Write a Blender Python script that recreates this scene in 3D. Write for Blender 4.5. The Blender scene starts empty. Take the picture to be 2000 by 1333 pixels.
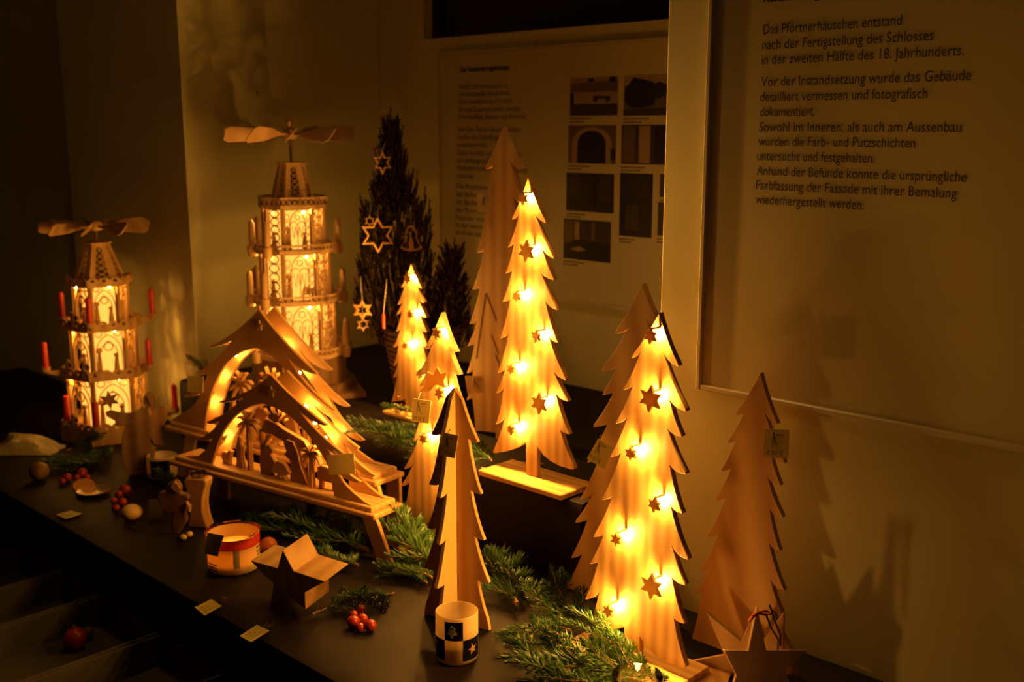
import bpy, math, random
from mathutils import Vector, Matrix
from mathutils.noise import noise as mnoise
random.seed(7)
sc = bpy.context.scene
col = sc.collection
PI = math.pi
R = math.radians

# ------------------------------------------------------------------ camera, world, exposure
F = 2100.0                                  # focal length for a 2000 px wide frame
PITCH = math.atan(417 / F)
CAM = Vector((0, 0, 1.52))
cd = bpy.data.cameras.new('camera')
cd.sensor_width = 36.0
cd.lens = 36.0 * F / 2000
cd.clip_start = 0.05
cd.dof.use_dof = True
cd.dof.focus_distance = 1.62
cd.dof.aperture_fstop = 4.5
co = bpy.data.objects.new('camera', cd)
col.objects.link(co)
co.location = CAM
co.rotation_euler = (PI / 2 - PITCH, 0, 0)
sc.camera = co

w = bpy.data.worlds.new('dark_room'); sc.world = w
w.use_nodes = True
w.node_tree.nodes['Background'].inputs[0].default_value = (1.0, 0.5, 0.12, 1)
w.node_tree.nodes['Background'].inputs[1].default_value = 0.004
sc.view_settings.view_transform = 'Standard'
sc.view_settings.look = 'None'
sc.view_settings.gamma = 1.0
sc.view_settings.use_curve_mapping = False
sc.view_settings.exposure = 0.28
sc.cycles.use_denoising = True
sc.cycles.max_bounces = 8
sc.cycles.sample_clamp_indirect = 4.0

GLOW = (1.0, 0.42, 0.055)                   # colour of every warm bulb
BULB = 3500.0                               # strength of the bulbs on the trees
ARCHB = 330.0
CORE = 1.35
FILL_E = 8.5                                # added fill spot above the table, out of the frame
FILL_P = (-0.30, 1.85, 2.45)

# ------------------------------------------------------------------ camera geometry: pixel of the 2000x1333 frame -> point
FW = Vector((0, math.cos(PITCH), -math.sin(PITCH)))
UP = Vector((0, math.sin(PITCH), math.cos(PITCH)))
def ray(x, y): return Vector(((x - 1000) / F, 0, 0)) + UP * ((666.5 - y) / F) + FW
def onz(x, y, z):
    r = ray(x, y); return CAM + r * ((z - CAM.z) / r.z)
def onplane(x, y, P, n):
    r = ray(x, y); return CAM + r * ((P - CAM).dot(n) / r.dot(n))
def aty(x, y, Y):
    r = ray(x, y); return CAM + r * (Y / r.y)
ZT, ZP = 0.75, 0.90                         # table top, riser top
TH = math.atan(2237 / (F / math.cos(PITCH)))
YAW = TH - PI / 2                           # walls and boards run this way
D = Vector((math.cos(YAW), math.sin(YAW), 0))
N = Vector((math.sin(YAW), -math.cos(YAW), 0))

class Fr:
    """upright frame: x along the board, -y towards the viewer, z up"""
    def __init__(s, P, yaw=YAW):
        s.P = Vector(P); s.yaw = yaw
        s.u = Vector((math.cos(yaw), math.sin(yaw), 0)); s.n = Vector((math.sin(yaw), -math.cos(yaw), 0))
    def loc(s, x, y, off=0.0):
        q = onplane(x, y, s.P + s.n * off, s.n) - s.P
        return (q.dot(s.u), q.z)
    def poly(s, pts, off=0.0): return [s.loc(x, y, off) for x, y in pts]
    def world(s, a, b, c): return s.P + s.u * a - s.n * b + Vector((0, 0, c))

# ------------------------------------------------------------------ materials
MATS = {}
def base_mat(name):
    m = bpy.data.materials.new(name); m.use_nodes = True
    MATS[name] = m
    return m, m.node_tree.nodes, m.node_tree.links, m.node_tree.nodes['Principled BSDF']
def plain(name, c, rough=0.6, metal=0.0, var=0.0, scale=20, bump=0.0, **kw):
    m, ns, lk, b = base_mat(name)
    b.inputs['Base Color'].default_value = (*c, 1); b.inputs['Roughness'].default_value = rough
    b.inputs['Metallic'].default_value = metal
    for k, v in kw.items(): b.inputs[k.replace('_', ' ')].default_value = v
    if var or bump:
        tc = ns.new('ShaderNodeTexCoord'); nz = ns.new('ShaderNodeTexNoise'); nz.inputs['Scale'].default_value = scale
        nz.inputs['Detail'].default_value = 5
        lk.new(tc.outputs['Object'], nz.inputs['Vector'])
        if var:
            mx = ns.new('ShaderNodeMix'); mx.data_type = 'RGBA'
            mx.inputs['A'].default_value = (*[v * (1 - var) for v in c], 1); mx.inputs['B'].default_value = (*[min(1, v * (1 + var)) for v in c], 1)
            lk.new(nz.outputs['Fac'], mx.inputs['Factor']); lk.new(mx.outputs['Result'], b.inputs['Base Color'])
        if bump:
            bp = ns.new('ShaderNodeBump'); bp.inputs['Strength'].default_value = bump; bp.inputs['Distance'].default_value = 0.002
            lk.new(nz.outputs['Fac'], bp.inputs['Height']); lk.new(bp.outputs['Normal'], b.inputs['Normal'])
    return m
def wood(name, c1, c2, grain=(60, 60, 3), rough=0.55, dist=3.0, seed=0.0, rot=(0, 0, 0), axis='X'):
    m, ns, lk, b = base_mat(name)
    b.inputs['Roughness'].default_value = rough
    tc = ns.new('ShaderNodeTexCoord'); mp = ns.new('ShaderNodeMapping')
    mp.inputs['Scale'].default_value = grain; mp.inputs['Location'].default_value = (seed, seed * 2, seed); mp.inputs['Rotation'].default_value = rot
    lk.new(tc.outputs['Object'], mp.inputs['Vector'])
    wv = ns.new('ShaderNodeTexWave'); wv.bands_direction = axis; wv.inputs['Scale'].default_value = 0.35
    wv.inputs['Distortion'].default_value = dist; wv.inputs['Detail'].default_value = 2; wv.inputs['Detail Scale'].default_value = 0.6
    lk.new(mp.outputs[0], wv.inputs['Vector'])
    nz = ns.new('ShaderNodeTexNoise'); nz.inputs['Scale'].default_value = 2.5; nz.inputs['Detail'].default_value = 6
    lk.new(mp.outputs[0], nz.inputs['Vector'])
    ad = ns.new('ShaderNodeMath'); ad.operation = 'MULTIPLY_ADD'; ad.inputs[1].default_value = 0.6
    lk.new(wv.outputs['Fac'], ad.inputs[0]); 
    sb = ns.new('ShaderNodeMath'); sb.operation = 'MULTIPLY'; sb.inputs[1].default_value = 0.5
    lk.new(nz.outputs['Fac'], sb.inputs[0]); lk.new(sb.outputs[0], ad.inputs[2])
    rp = ns.new('ShaderNodeValToRGB'); rp.color_ramp.elements[0].position = 0.15; rp.color_ramp.elements[1].position = 0.85
    rp.color_ramp.elements[0].color = (*c1, 1); rp.color_ramp.elements[1].color = (*c2, 1)
    lk.new(ad.outputs[0], rp.inputs[0]); lk.new(rp.outputs[0], b.inputs['Base Color'])
    bp = ns.new('ShaderNodeBump'); bp.inputs['Strength'].default_value = 0.15; bp.inputs['Distance'].default_value = 0.001
    lk.new(ad.outputs[0], bp.inputs['Height']); lk.new(bp.outputs['Normal'], b.inputs['Normal'])
    return m
def emit(name, c, s):
    m, ns, lk, b = base_mat(name)
    b.inputs['Base Color'].default_value = (0, 0, 0, 1)
    b.inputs['Emission Color'].default_value = (*c, 1); b.inputs['Emission Strength'].default_value = s
    return m
def glassy(name, c, rough=0.0, ior=1.45, alpha_mix=0.0):
    m, ns, lk, b = base_mat(name)
    b.inputs['Base Color'].default_value = (*c, 1); b.inputs['Roughness'].default_value = rough
    b.inputs['Transmission Weight'].default_value = 1.0; b.inputs['IOR'].default_value = ior
    return m
def frosted(name, c, t=0.6):
    m, ns, lk, b = base_mat(name)
    b.inputs['Base Color'].default_value = (*c, 1); b.inputs['Roughness'].default_value = 0.35
    tr = ns.new('ShaderNodeBsdfTranslucent'); tr.inputs[0].default_value = (*c, 1)
    mx = ns.new('ShaderNodeMixShader'); mx.inputs[0].default_value = t
    lk.new(b.outputs[0], mx.inputs[1]); lk.new(tr.outputs[0], mx.inputs[2])
    lk.new(mx.outputs[0], ns['Material Output'].inputs[0])
    return m
PINE = wood('pine', (0.35, 0.185, 0.06), (0.49, 0.295, 0.115), (45, 45, 2.4))
PINE2 = wood('pine_soft', (0.42, 0.23, 0.085), (0.56, 0.35, 0.14), (30, 30, 3.5), dist=5, seed=3)
PINE3 = wood('pine_knotty', (0.46, 0.25, 0.10), (0.72, 0.48, 0.22), (16, 16, 4.0), dist=9, seed=9, rot=(0, R(28), 0))
PINEB = wood('pine_flat', (0.48, 0.27, 0.085), (0.66, 0.42, 0.16), (3, 45, 45), axis='Y', dist=2)
BEECH = wood('beech', (0.45, 0.24, 0.075), (0.56, 0.33, 0.12), (4, 60, 60), dist=1.5, axis='Y')
PLY = wood('plywood', (0.42, 0.26, 0.13), (0.50, 0.32, 0.17), (20, 20, 20), dist=1)
BROWN = wood('brown_wood', (0.13, 0.065, 0.025), (0.19, 0.10, 0.045), (30, 30, 3))
STARW = None
WALL = plain('painted_plaster', (0.70, 0.67, 0.42), 0.75, var=0.05, scale=9, bump=0.35)
PANEL = plain('poster_board', (0.62, 0.57, 0.36), 0.5)
PANELEDGE = plain('poster_edge', (0.66, 0.60, 0.48), 0.25)
INK = plain('ink', (0.02, 0.018, 0.02), 0.6)
INKG = plain('ink_grey', (0.10, 0.09, 0.08), 0.6)
CLOTH = plain('black_satin_cloth', (0.006, 0.0035, 0.005), 0.62, var=0.3, scale=6, bump=0.1, Specular_IOR_Level=0.18)
CLOTH2 = plain('black_cloth', (0.008, 0.005, 0.007), 0.8, Specular_IOR_Level=0.2)
FLOORM = plain('dark_floor', (0.03, 0.022, 0.015), 0.6, var=0.3, scale=8)
CEILM = plain('ceiling_paint', (0.30, 0.28, 0.24), 0.8)
DARK = plain('night_glass', (0.003, 0.003, 0.004), 0.5)
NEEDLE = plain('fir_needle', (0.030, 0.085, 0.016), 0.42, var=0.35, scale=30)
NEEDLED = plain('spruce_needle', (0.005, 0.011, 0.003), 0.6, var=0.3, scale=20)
BARK = plain('twig_bark', (0.20, 0.11, 0.045), 0.8, var=0.3, scale=60)
RED = plain('red_wax', (0.50, 0.030, 0.018), 0.4, Subsurface_Weight=0.1)
BERRY = plain('red_berry', (0.34, 0.022, 0.010), 0.3, var=0.25, scale=60)
ORANGE = plain('orange_peel', (0.36, 0.09, 0.02), 0.4, var=0.1, scale=80, bump=0.4)
GARLIC = plain('pale_fruit', (0.75, 0.52, 0.22), 0.35, var=0.12, scale=25)
WICK = plain('wick', (0.02, 0.015, 0.01), 0.9)
TAG = None
TAGW = None
STARW = frosted('star_wood', (0.56, 0.36, 0.12), 0.25)
TAG = frosted('tag_paper', (0.50, 0.44, 0.12), 0.35); TAGW = frosted('tag_paper_pale', (0.70, 0.62, 0.36), 0.35)
WAX = frosted('pale_wax', (0.80, 0.62, 0.35), 0.5)
FROST = frosted('frosted_glass', (0.80, 0.68, 0.42), 0.55)
BLACKG = plain('black_glass_print', (0.006, 0.005, 0.005), 0.15)
REDG = glassy('red_clear_band', (0.85, 0.10, 0.04), 0.05)
def thin_glass(name, c=(0.97, 0.96, 0.93)):
    m, ns, lk, b = base_mat(name)
    tr = ns.new('ShaderNodeBsdfTransparent'); tr.inputs[0].default_value = (*c, 1)
    gl = ns.new('ShaderNodeBsdfGlossy'); gl.inputs['Roughness'].default_value = 0.03
    fr_ = ns.new('ShaderNodeLayerWeight'); fr_.inputs[0].default_value = 0.25
    mx = ns.new('ShaderNodeMixShader'); lk.new(fr_.outputs['Fresnel'], mx.inputs[0]); lk.new(tr.outputs[0], mx.inputs[1]); lk.new(gl.outputs[0], mx.inputs[2])
    lk.new(mx.outputs[0], ns['Material Output'].inputs[0]); return m
GLASS = thin_glass('clear_glass')
WICKER = plain('wicker', (0.16, 0.085, 0.04), 0.7, var=0.3, scale=60)
GOLD = plain('gold_bead', (0.8, 0.55, 0.2), 0.2, metal=0.9)
CARD = plain('grey_card', (0.07, 0.065, 0.05), 0.8, var=0.15, scale=10)
FOIL = plain('dish_metal', (0.6, 0.55, 0.45), 0.25, metal=0.9)
SLICE = plain('dried_orange', (0.45, 0.20, 0.06), 0.6, var=0.3, scale=50)
RIB = plain('red_ribbon', (0.45, 0.02, 0.015), 0.5)
DRIB = plain('dark_ribbon', (0.05, 0.02, 0.02), 0.5)
CABLE = plain('pale_cable', (0.45, 0.42, 0.36), 0.4)
BULBM = emit('bulb_light', GLOW, BULB)
ARCHM = emit('arch_bulb_light', GLOW, ARCHB)
COREM = emit('fill_core_glow', (1.0, 0.42, 0.06), CORE)  # glow of the added cylinders inside the pyramids
TOWM = emit('tower_bulb_light', GLOW, 1500.0)
FLAME = emit('flame_light', (1.0, 0.45, 0.10), 50.0)

# ------------------------------------------------------------------ mesh building
class MB:
    def __init__(s): s.v = []; s.f = []; s.m = []; s.smooth = False
    def add(s, vs, fs, mi=0, T=None):
        o = len(s.v)
        s.v += [tuple(T @ Vector(v)) if T is not None else tuple(v) for v in vs]
        s.f += [tuple(i + o for i in f) for f in fs]; s.m += [mi] * len(fs)
        return s
    def box(s, x0, x1, y0, y1, z0, z1, T=None, mi=0):
        vs = [(x, y, z) for x in (x0, x1) for y in (y0, y1) for z in (z0, z1)]
        return s.add(vs, [(0, 1, 3, 2), (4, 6, 7, 5), (0, 4, 5, 1), (2, 3, 7, 6), (0, 2, 6, 4), (1, 5, 7, 3)], mi, T)
    def prism(s, poly, y0, y1, T=None, mi=0):
        """poly in x,z; extruded along y"""
        a = sum(poly[i][0] * poly[(i + 1) % len(poly)][1] - poly[(i + 1) % len(poly)][0] * poly[i][1] for i in range(len(poly)))
        if a < 0: poly = poly[::-1]
        n = len(poly)
        vs = [(x, y0, z) for x, z in poly] + [(x, y1, z) for x, z in poly]
        fs = [tuple(range(n)), tuple(range(2 * n - 1, n - 1, -1))] + [(i + n, (i + 1) % n + n, (i + 1) % n, i) for i in range(n)]
        return s.add(vs, fs, mi, T)
    def ring(s, outer, inner, y0, y1, T=None, mi=0):
        """same-count outlines; a flat band between them"""
        n = len(outer)
        vs = [(x, y0, z) for x, z in outer] + [(x, y0, z) for x, z in inner] + [(x, y1, z) for x, z in outer] + [(x, y1, z) for x, z in inner]
        fs = []
        for i in range(n):
            j = (i + 1) % n
            fs += [(i, j, n + j, n + i), (2 * n + j, 2 * n + i, 3 * n + i, 3 * n + j), (i, 2 * n + i, 2 * n + j, j), (n + i, n + j, 3 * n + j, 3 * n + i)]
        return s.add(vs, fs, mi, T)
    def strip(s, pts, w, y0, y1, T=None, mi=0):
        for (a, b) in zip(pts, pts[1:]):
            dx, dz = b[0] - a[0], b[1] - a[1]; l = math.hypot(dx, dz) or 1e-9
            px, pz = -dz / l * w / 2, dx / l * w / 2
            ex, ez = dx / l * w * 0.3, dz / l * w * 0.3
            s.prism([(a[0] - ex + px, a[1] - ez + pz), (a[0] - ex - px, a[1] - ez - pz), (b[0] + ex - px, b[1] + ez - pz), (b[0] + ex + px, b[1] + ez + pz)], y0, y1, T, mi)
        return s
    def tube(s, pts, r, seg=6, T=None, mi=0, cap=True):
        pts = [Vector(p) for p in pts]; rs = r if isinstance(r, (list, tuple)) else [r] * len(pts)
        vs, fs = [], []
        ref = None
        for i, p in enumerate(pts):
            t = (pts[min(i + 1, len(pts) - 1)] - pts[max(i - 1, 0)]).normalized()
            if ref is None: ref = t.orthogonal().normalized()
            ref = (ref - t * ref.dot(t)).normalized(); b = t.cross(ref)
            for k in range(seg):
                a = 2 * PI * k / seg; vs.append(p + (ref * math.cos(a) + b * math.sin(a)) * rs[i])
        for i in range(len(pts) - 1):
            for k in range(seg):
                j = (k + 1) % seg
                fs.append((i * seg + k, i * seg + j, (i + 1) * seg + j, (i + 1) * seg + k))
        if cap: fs += [tuple(range(seg - 1, -1, -1)), tuple(range((len(pts) - 1) * seg, len(pts) * seg))]
        return s.add(vs, fs, mi, T)
    def lathe(s, prof, seg=24, T=None, mi=0, cap=False, rot=0):
        vs = [(r * math.cos(2 * PI * k / seg + rot), r * math.sin(2 * PI * k / seg + rot), z) for r, z in prof for k in range(seg)]
        fs = [(i * seg + k, i * seg + (k + 1) % seg, (i + 1) * seg + (k + 1) % seg, (i + 1) * seg + k) for i in range(len(prof) - 1) for k in range(seg)]
        if cap: fs += [tuple(range(seg - 1, -1, -1)), tuple(range((len(prof) - 1) * seg, len(prof) * seg))]
        return s.add(vs, fs, mi, T)
    def ball(s, c, r, seg=12, rings=8, sx=1, sy=1, sz=1, T=None, mi=0):
        prof = [(r * math.sin(PI * i / rings), -r * math.cos(PI * i / rings)) for i in range(rings + 1)]
        prof[0] = (r * 0.02, -r); prof[-1] = (r * 0.02, r)
        M = Matrix.Translation(Vector(c)) @ Matrix.Diagonal((sx, sy, sz, 1))
        return s.lathe(prof, seg, (T @ M) if T is not None else M, mi, cap=True)
    def build(s, name, mats, parent=None, loc=None, yaw=0, bevel=0, smooth=None, seg=1):
        me = bpy.data.meshes.new(name); me.from_pydata(s.v, [], s.f)
        mats = mats if isinstance(mats, (list, tuple)) else [mats]
        for m in mats: me.materials.append(m)
        if len(mats) > 1: me.polygons.foreach_set('material_index', s.m)
        if s.smooth if smooth is None else smooth:
            me.polygons.foreach_set('use_smooth', [True] * len(me.polygons))
            try: me.set_sharp_from_angle(angle=R(40))
            except Exception: pass
        me.update()
        o = bpy.data.objects.new(name, me); col.objects.link(o)
        if parent: o.parent = parent
        if loc is not None: o.location = loc; o.rotation_euler = (0, 0, yaw)
        if bevel:
            b = o.modifiers.new('bevel', 'BEVEL'); b.width = bevel; b.segments = seg; b.limit_method = 'ANGLE'; b.angle_limit = R(50)
        return o
def tag(o, label, cat, group=None, kind=None):
    o['label'] = label; o['category'] = cat
    if group: o['group'] = group
    if kind: o['kind'] = kind
    return o
def thing(name, label, cat, P, yaw=0, group=None):
    o = bpy.data.objects.new(name, None); col.objects.link(o)
    o.empty_display_size = 0.05
    o.location = P; o.rotation_euler = (0, 0, yaw)
    return tag(o, label, cat, group)
def struct(o, label=None, cat=None):
    o['kind'] = 'structure'
    if label: o['label'] = label; o['category'] = cat
    return o
def text_mesh(name, txt, mat, parent, x0, z0, size=None, x1=None, y=0.0, bold=0.0, sx=1.0, slant=0.0, height=None):
    """text standing in the x,z plane of the parent, baseline at z0, from x0 (to x1 when given)"""
    cu = bpy.data.curves.new(name, 'FONT'); cu.body = txt; cu.size = size; cu.offset = bold; cu.shear = slant; cu.resolution_u = 3
    t = bpy.data.objects.new(name, cu); col.objects.link(t)
    bpy.context.view_layer.update()
    me = bpy.data.meshes.new_from_object(t.evaluated_get(bpy.context.evaluated_depsgraph_get()))
    bpy.data.objects.remove(t); bpy.data.curves.remove(cu)
    xs = [v.co.x for v in me.vertices] or [0, 1]
    k = sx
    if x1 is not None: k = (x1 - x0) / (max(xs) - min(xs))
    mx = min(xs)
    for v in me.vertices: v.co = Vector((x0 + (v.co.x - mx) * k, y, z0 + v.co.y))
    me.materials.clear(); me.materials.append(mat)
    o = bpy.data.objects.new(name, me); col.objects.link(o); o.parent = parent
    return o
def star_poly(r, ri, n=6, rot=PI / 2, cx=0, cz=0):
    return [(cx + (r if i % 2 == 0 else ri) * math.cos(rot + PI * i / n), cz + (r if i % 2 == 0 else ri) * math.sin(rot + PI * i / n)) for i in range(2 * n)]
def quad(a, b, c, k=6):
    return [((1 - t) ** 2 * a[0] + 2 * t * (1 - t) * b[0] + t * t * c[0], (1 - t) ** 2 * a[1] + 2 * t * (1 - t) * b[1] + t * t * c[1]) for t in [i / k for i in range(k + 1)]]
def fir_side(start, pairs, s):
    """one side of a sawn fir outline in photo pixels: s=-1 left, +1 right; (tip, notch) pairs from the top"""
    out = [start]; p = start
    for tip, notch in pairs:
        mx, my = (p[0] + tip[0]) / 2, (p[1] + tip[1]) / 2
        l = math.hypot(tip[0] - p[0], tip[1] - p[1])
        a = (tip[0] - s * 0.045 * l, tip[1] - 0.10 * l)
        out += quad(p, (mx - s * 0.05 * l, my), a, 5)[1:]
        if notch is None:
            out.append(tip); p = tip; continue
        dx, dy = notch[0] - tip[0], notch[1] - tip[1]
        out += quad(a, (tip[0] + s * 0.02 * l, tip[1] + 0.03 * l), (tip[0] + dx * 0.12, tip[1] + dy * 0.02), 4)[1:]
        out += quad((tip[0] + dx * 0.12, tip[1] + dy * 0.02), (tip[0] + dx * 0.75, tip[1] + dy * 0.25), notch, 4)[1:]
        p = notch
    return out
def fir_outline(apex, left, right, bottom):
    L = fir_side(apex, left, -1); Rr = fir_side(apex, right, 1)
    return Rr + bottom + L[::-1][:-1]

# ------------------------------------------------------------------ the room
WSH = 0.10
W1 = onz(1480, 1300, ZT)
N_ = Vector((math.sin(YAW), -math.cos(YAW), 0)); W0 = W1 - N_ * WSH      # a point of the right wall
B0 = onz(1050, 735, ZP)                     # a point of the back wall
def slab(name, P, a, b, z0, z1, t, m=WALL, back=N):
    """wall slab from P+D*a to P+D*b, facing N, thickness t away from the viewer"""
    mb = MB(); mb.box(a, b, 0, t, z0, z1)
    return mb
ur = (onplane(1296, 310, W0, N) - W0).dot(D)
fr_r = Fr((W0.x, W0.y, 0))
struct(slab('w', W0, ur, ur + 2.6, 0, 2.6, 0.30).build('wall_right', WALL, None, fr_r.P, YAW, bevel=0.004))
fr_b = Fr((B0.x, B0.y, 0))
STEP = 0.03
c1 = (onz(721, 674, ZP) - B0).dot(D) - 0.012            # left end of the recess
ce = (onplane(799, 300, B0, N) - B0).dot(D)             # small step in the back wall
wl = fr_b.loc(828, 77)[0]; zs = fr_b.loc(828, 77)[1]
wr = fr_b.loc(1310, 34)[0] + 0.5
mb = MB(); mb.box(c1 - 0.3, ce, STEP, 0.3, 0, 2.6); mb.box(ce, wr + 0.4, 0, 0.3, 0, zs); mb.box(ce, wl, 0, 0.3, zs, 2.6); mb.box(wl, wr, 0, 0.3, zs + 0.75, 2.6); mb.box(wr, wr + 0.4, 0, 0.3, zs, zs + 0.75)
struct(mb.build('wall_back', WALL, None, fr_b.P, YAW))
win = thing('window_1', 'black night window high above the picture panel', 'window', fr_b.P, YAW); win['kind'] = 'structure'
mb = MB(); mb.box(wl, wr, 0.045, 0.055, zs, zs + 0.75); mb.build('pane', DARK, win)
mb = MB()
for a, b in ((wl, wl + 0.03), (wr - 0.03, wr)): mb.box(a, b, 0.03, 0.07, zs, zs + 0.75)
mb.box(wl + 0.03, wr - 0.03, 0.03, 0.07, zs, zs + 0.02); mb.box(wl + 0.03, wr - 0.03, 0.03, 0.07, zs + 0.72, zs + 0.75)
mb.build('window_frame', DARK, win)
# side wall of the recess runs from C1 towards the viewer's left, then a face going away again
C1 = B0 + D * c1
q = onplane(362, 300, C1, D); k2 = (q - C1).dot(N)
C2 = C1 + N * k2
q3 = onplane(133, 300, C2, N); k3 = (q3 - C2).dot(D)
C3 = C2 + D * k3
def wallbox(name, corner, along, length, away, t=0.25, z1=2.6):
    a, b = Vector(corner), Vector(corner) + along * length
    vs = [(p.x, p.y, z) for z in (0, z1) for p in (a, b, b + away * t, a + away * t)]
    mb = MB(); mb.add(vs, [(0, 3, 2, 1), (4, 5, 6, 7), (0, 1, 5, 4), (1, 2, 6, 5), (2, 3, 7, 6), (3, 0, 4, 7)])
    return struct(mb.build(name, WALL))
wallbox('wall_side', C1 - N * (STEP - 0.002), N, k2 + STEP - 0.0035, -D)

wallbox('wall_left', C2, -D, -k3, -N)
C4 = C3 - N * 0.05
wallbox('wall_far_left', C4 + D * 0.3, -D, 1.9, -N)
mb = MB(); mb.box(-4, 4, -1.5, 5, -0.1, 0); struct(mb.build('floor', FLOORM))
mb = MB(); mb.box(-4, 4, -1.5, 5, 2.6, 2.7); struct(mb.build('ceiling', CEILM))

# right text panel
o_p = 0.012
pl = thing('wall_panel', 'large cream text panel with German writing on the right wall', 'poster', fr_r.P, YAW)
x0, zb = fr_r.loc(1371, 750, o_p); x0b, zb2 = fr_r.loc(1362, 757, 0.018)
mb = MB(); mb.box(x0, x0 + 1.6, -0.012, 0.0, zb, zb + 1.25); mb.build('board', PANEL, pl)
mb = MB(); rw = 0.009
mb.box(x0 - rw, x0, -0.018, 0.0, zb - rw, zb + 1.25 + rw); mb.box(x0, x0 + 1.6, -0.018, 0.0, zb - rw, zb); mb.box(x0, x0 + 1.6, -0.018, 0, zb + 1.25, zb + 1.25 + rw); mb.box(x0 + 1.6, x0 + 1.6 + rw, -0.018, 0, zb - rw, zb + 1.25 + rw)
mb.build('panel_frame', PANELEDGE, pl, bevel=0.002)
LINES = [("Das Pförtnerhäuschen entstand", 1491, 67, 1760), ("nach der Fertigstellung des Schlosses", 1489, 97, 1822), ("in der zweiten Hälfte des 18. Jahrhunderts.", 1488, 126, 1882),
         ("Vor der Instandsetzung wurde das Gebäude", 1487, 169, 1896), ("detailliert vermessen und fotografisch", 1485, 198, 1811), ("dokumentiert.", 1484, 227, 1591),
         ("Sowohl im Inneren, als auch am Aussenbau", 1483, 257, 1878), ("wurden die Farb- und Putzschichten", 1481, 285, 1788), ("untersucht und festgehalten.", 1479, 313, 1709),
         ("Anhand der Befunde konnte die ursprüngliche", 1478, 342, 1889), ("Farbfassung der Fassade mit ihrer Bemalung", 1477, 370, 1870), ("wiederhergestellt werden.", 1476, 398, 1688)]
for t, xa, y, xb in LINES:
    a = fr_r.loc(xa, y, o_p); b = fr_r.loc(xb, y - 5, o_p)
    text_mesh('text_line', t, INK, pl, a[0], a[1], size=0.0192, x1=b[0], y=-o_p - 0.0006)
a = fr_r.loc(1492, 4, o_p); b = fr_r.loc(1600, 2, o_p)
text_mesh('heading', "Restaurierung", INK, pl, a[0], a[1], size=0.0192, x1=b[0], y=-o_p - 0.0006, bold=0.0006)

# back picture panel
pb = thing('picture_panel', 'cream exhibition panel with seven dark photographs on the back wall', 'poster', fr_b.P, YAW)
xa, zt = fr_b.loc(858, 108, o_p); _, zbm = fr_b.loc(1180, 594, o_p)
xr = fr_b.loc(1310, 300, o_p)[0] + 0.42
mb = MB(); mb.box(xa, xr, -0.012, 0, zbm, zt); mb.build('board', PANEL, pb, bevel=0.001)
mb = MB(); mb.box(xa - 0.006, xa, -0.016, 0, zbm - 0.006, zt + 0.006); mb.box(xa, xr, -0.016, 0, zt, zt + 0.006); mb.box(xa, xr, -0.016, 0, zbm - 0.006, zbm); mb.build('panel_frame', PANELEDGE, pb)
BL = [("Schloß Oberschwappach ist", 195 + 78, 410), ("ein bedeutendes Baudenkmal.", 306, 418), ("Seine Instandsetzung erforderte", 342, 432), ("die enge Zusammenarbeit zwischen", 378, 470), ("Denkmalpflege, Bauherr und Architekt.", 412, 498),
      ("Vor allen Restaurierungsarbeiten", 470, 470), ("mußte das Schloß genau", 505, 400), ("untersucht werden.", 541, 316), ("Dann wurden viele Schritte für", 578, 475), ("ein umfangreiches Konzept", 613, 440), ("Maßnahmenkonzepte festgelegt", 648, 505), ("notwendig.", 684, 250),
      ("Die Ergebnisse der", 733, 370), ("der Befunde und", 770, 330), ("der Bauforschung", 806, 340), ("der Räume und", 842, 330), ("Fassaden wurden", 878, 340), ("in der weiteren", 912, 330), ("am Ende des Baus", 947, 340)]
a = fr_b.loc(899, 141, o_p); b = fr_b.loc(995, 134, o_p)
text_mesh('heading', "Das Restaurierungskonzept", INK, pb, a[0], a[1], size=0.0192, x1=b[0], y=-o_p - 0.0006, bold=0.0007)
for t, yc, xc in BL:
    xl = 897 - (yc - 270) / 675 * 7; y = 60 + yc / 2.38; xq = 820 + xc / 2.38
    a = fr_b.loc(xl, y, o_p); b = fr_b.loc(xq, y, o_p)
    text_mesh('text_line', t, INKG, pb, a[0], a[1], size=0.0190, x1=b[0], y=-o_p - 0.0006)
C_ = lambda n, c: plain(n, c, 0.5)
PC = [C_('photo_black', (0.010, 0.008, 0.007)), C_('photo_dark', (0.045, 0.032, 0.022)), C_('photo_mid', (0.15, 0.10, 0.06)), C_('photo_light', (0.38, 0.28, 0.17)), C_('photo_shade', (0.022, 0.016, 0.012))]
def photo(px4, shapes, base):
    """px4: left, top, right, bottom in the photo; shapes: (material, polygon in 0..1)"""
    l, t, r_, bt = px4
    a = fr_b.loc(l, t, o_p); c = fr_b.loc(r_, (t + bt) / 2, o_p)
    x_0, z1 = a; z0 = fr_b.loc(l, bt, o_p)[1]; x_1 = c[0]
    mb = MB(); mb.box(x_0, x_1, -o_p - 0.0012, -o_p, z0, z1, mi=base)
    for k, (m_, poly) in enumerate(shapes):
        mb.prism([(x_0 + (x_1 - x_0) * u, z0 + (z1 - z0) * v) for u, v in poly], -o_p - 0.0014 - 0.0002 * k, -o_p - 0.0012, mi=m_)
    mb.build('photograph', PC, pb)
    for j, wd in enumerate((0.42, 0.30)):            # caption lines too small to read
        cb = MB(); zc = z0 - 0.009 - j * 0.007; xx = x_0
        rr = random.Random(int(l + j))
        while xx < x_0 + (x_1 - x_0) * wd:
            L_ = rr.uniform(0.004, 0.010); cb.box(xx, xx + L_, -o_p - 0.0008, -o_p, zc, zc + 0.003); xx += L_ + 0.002
        cb.build('caption', INKG, pb)
arc = [(0.5 + 0.30 * math.cos(PI * i / 10), 0.52 + 0.34 * math.sin(PI * i / 10)) for i in range(11)]
arc2 = [(0.5 + 0.42 * math.cos(PI * i / 10), 0.52 + 0.44 * math.sin(PI * i / 10)) for i in range(11)]
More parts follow.
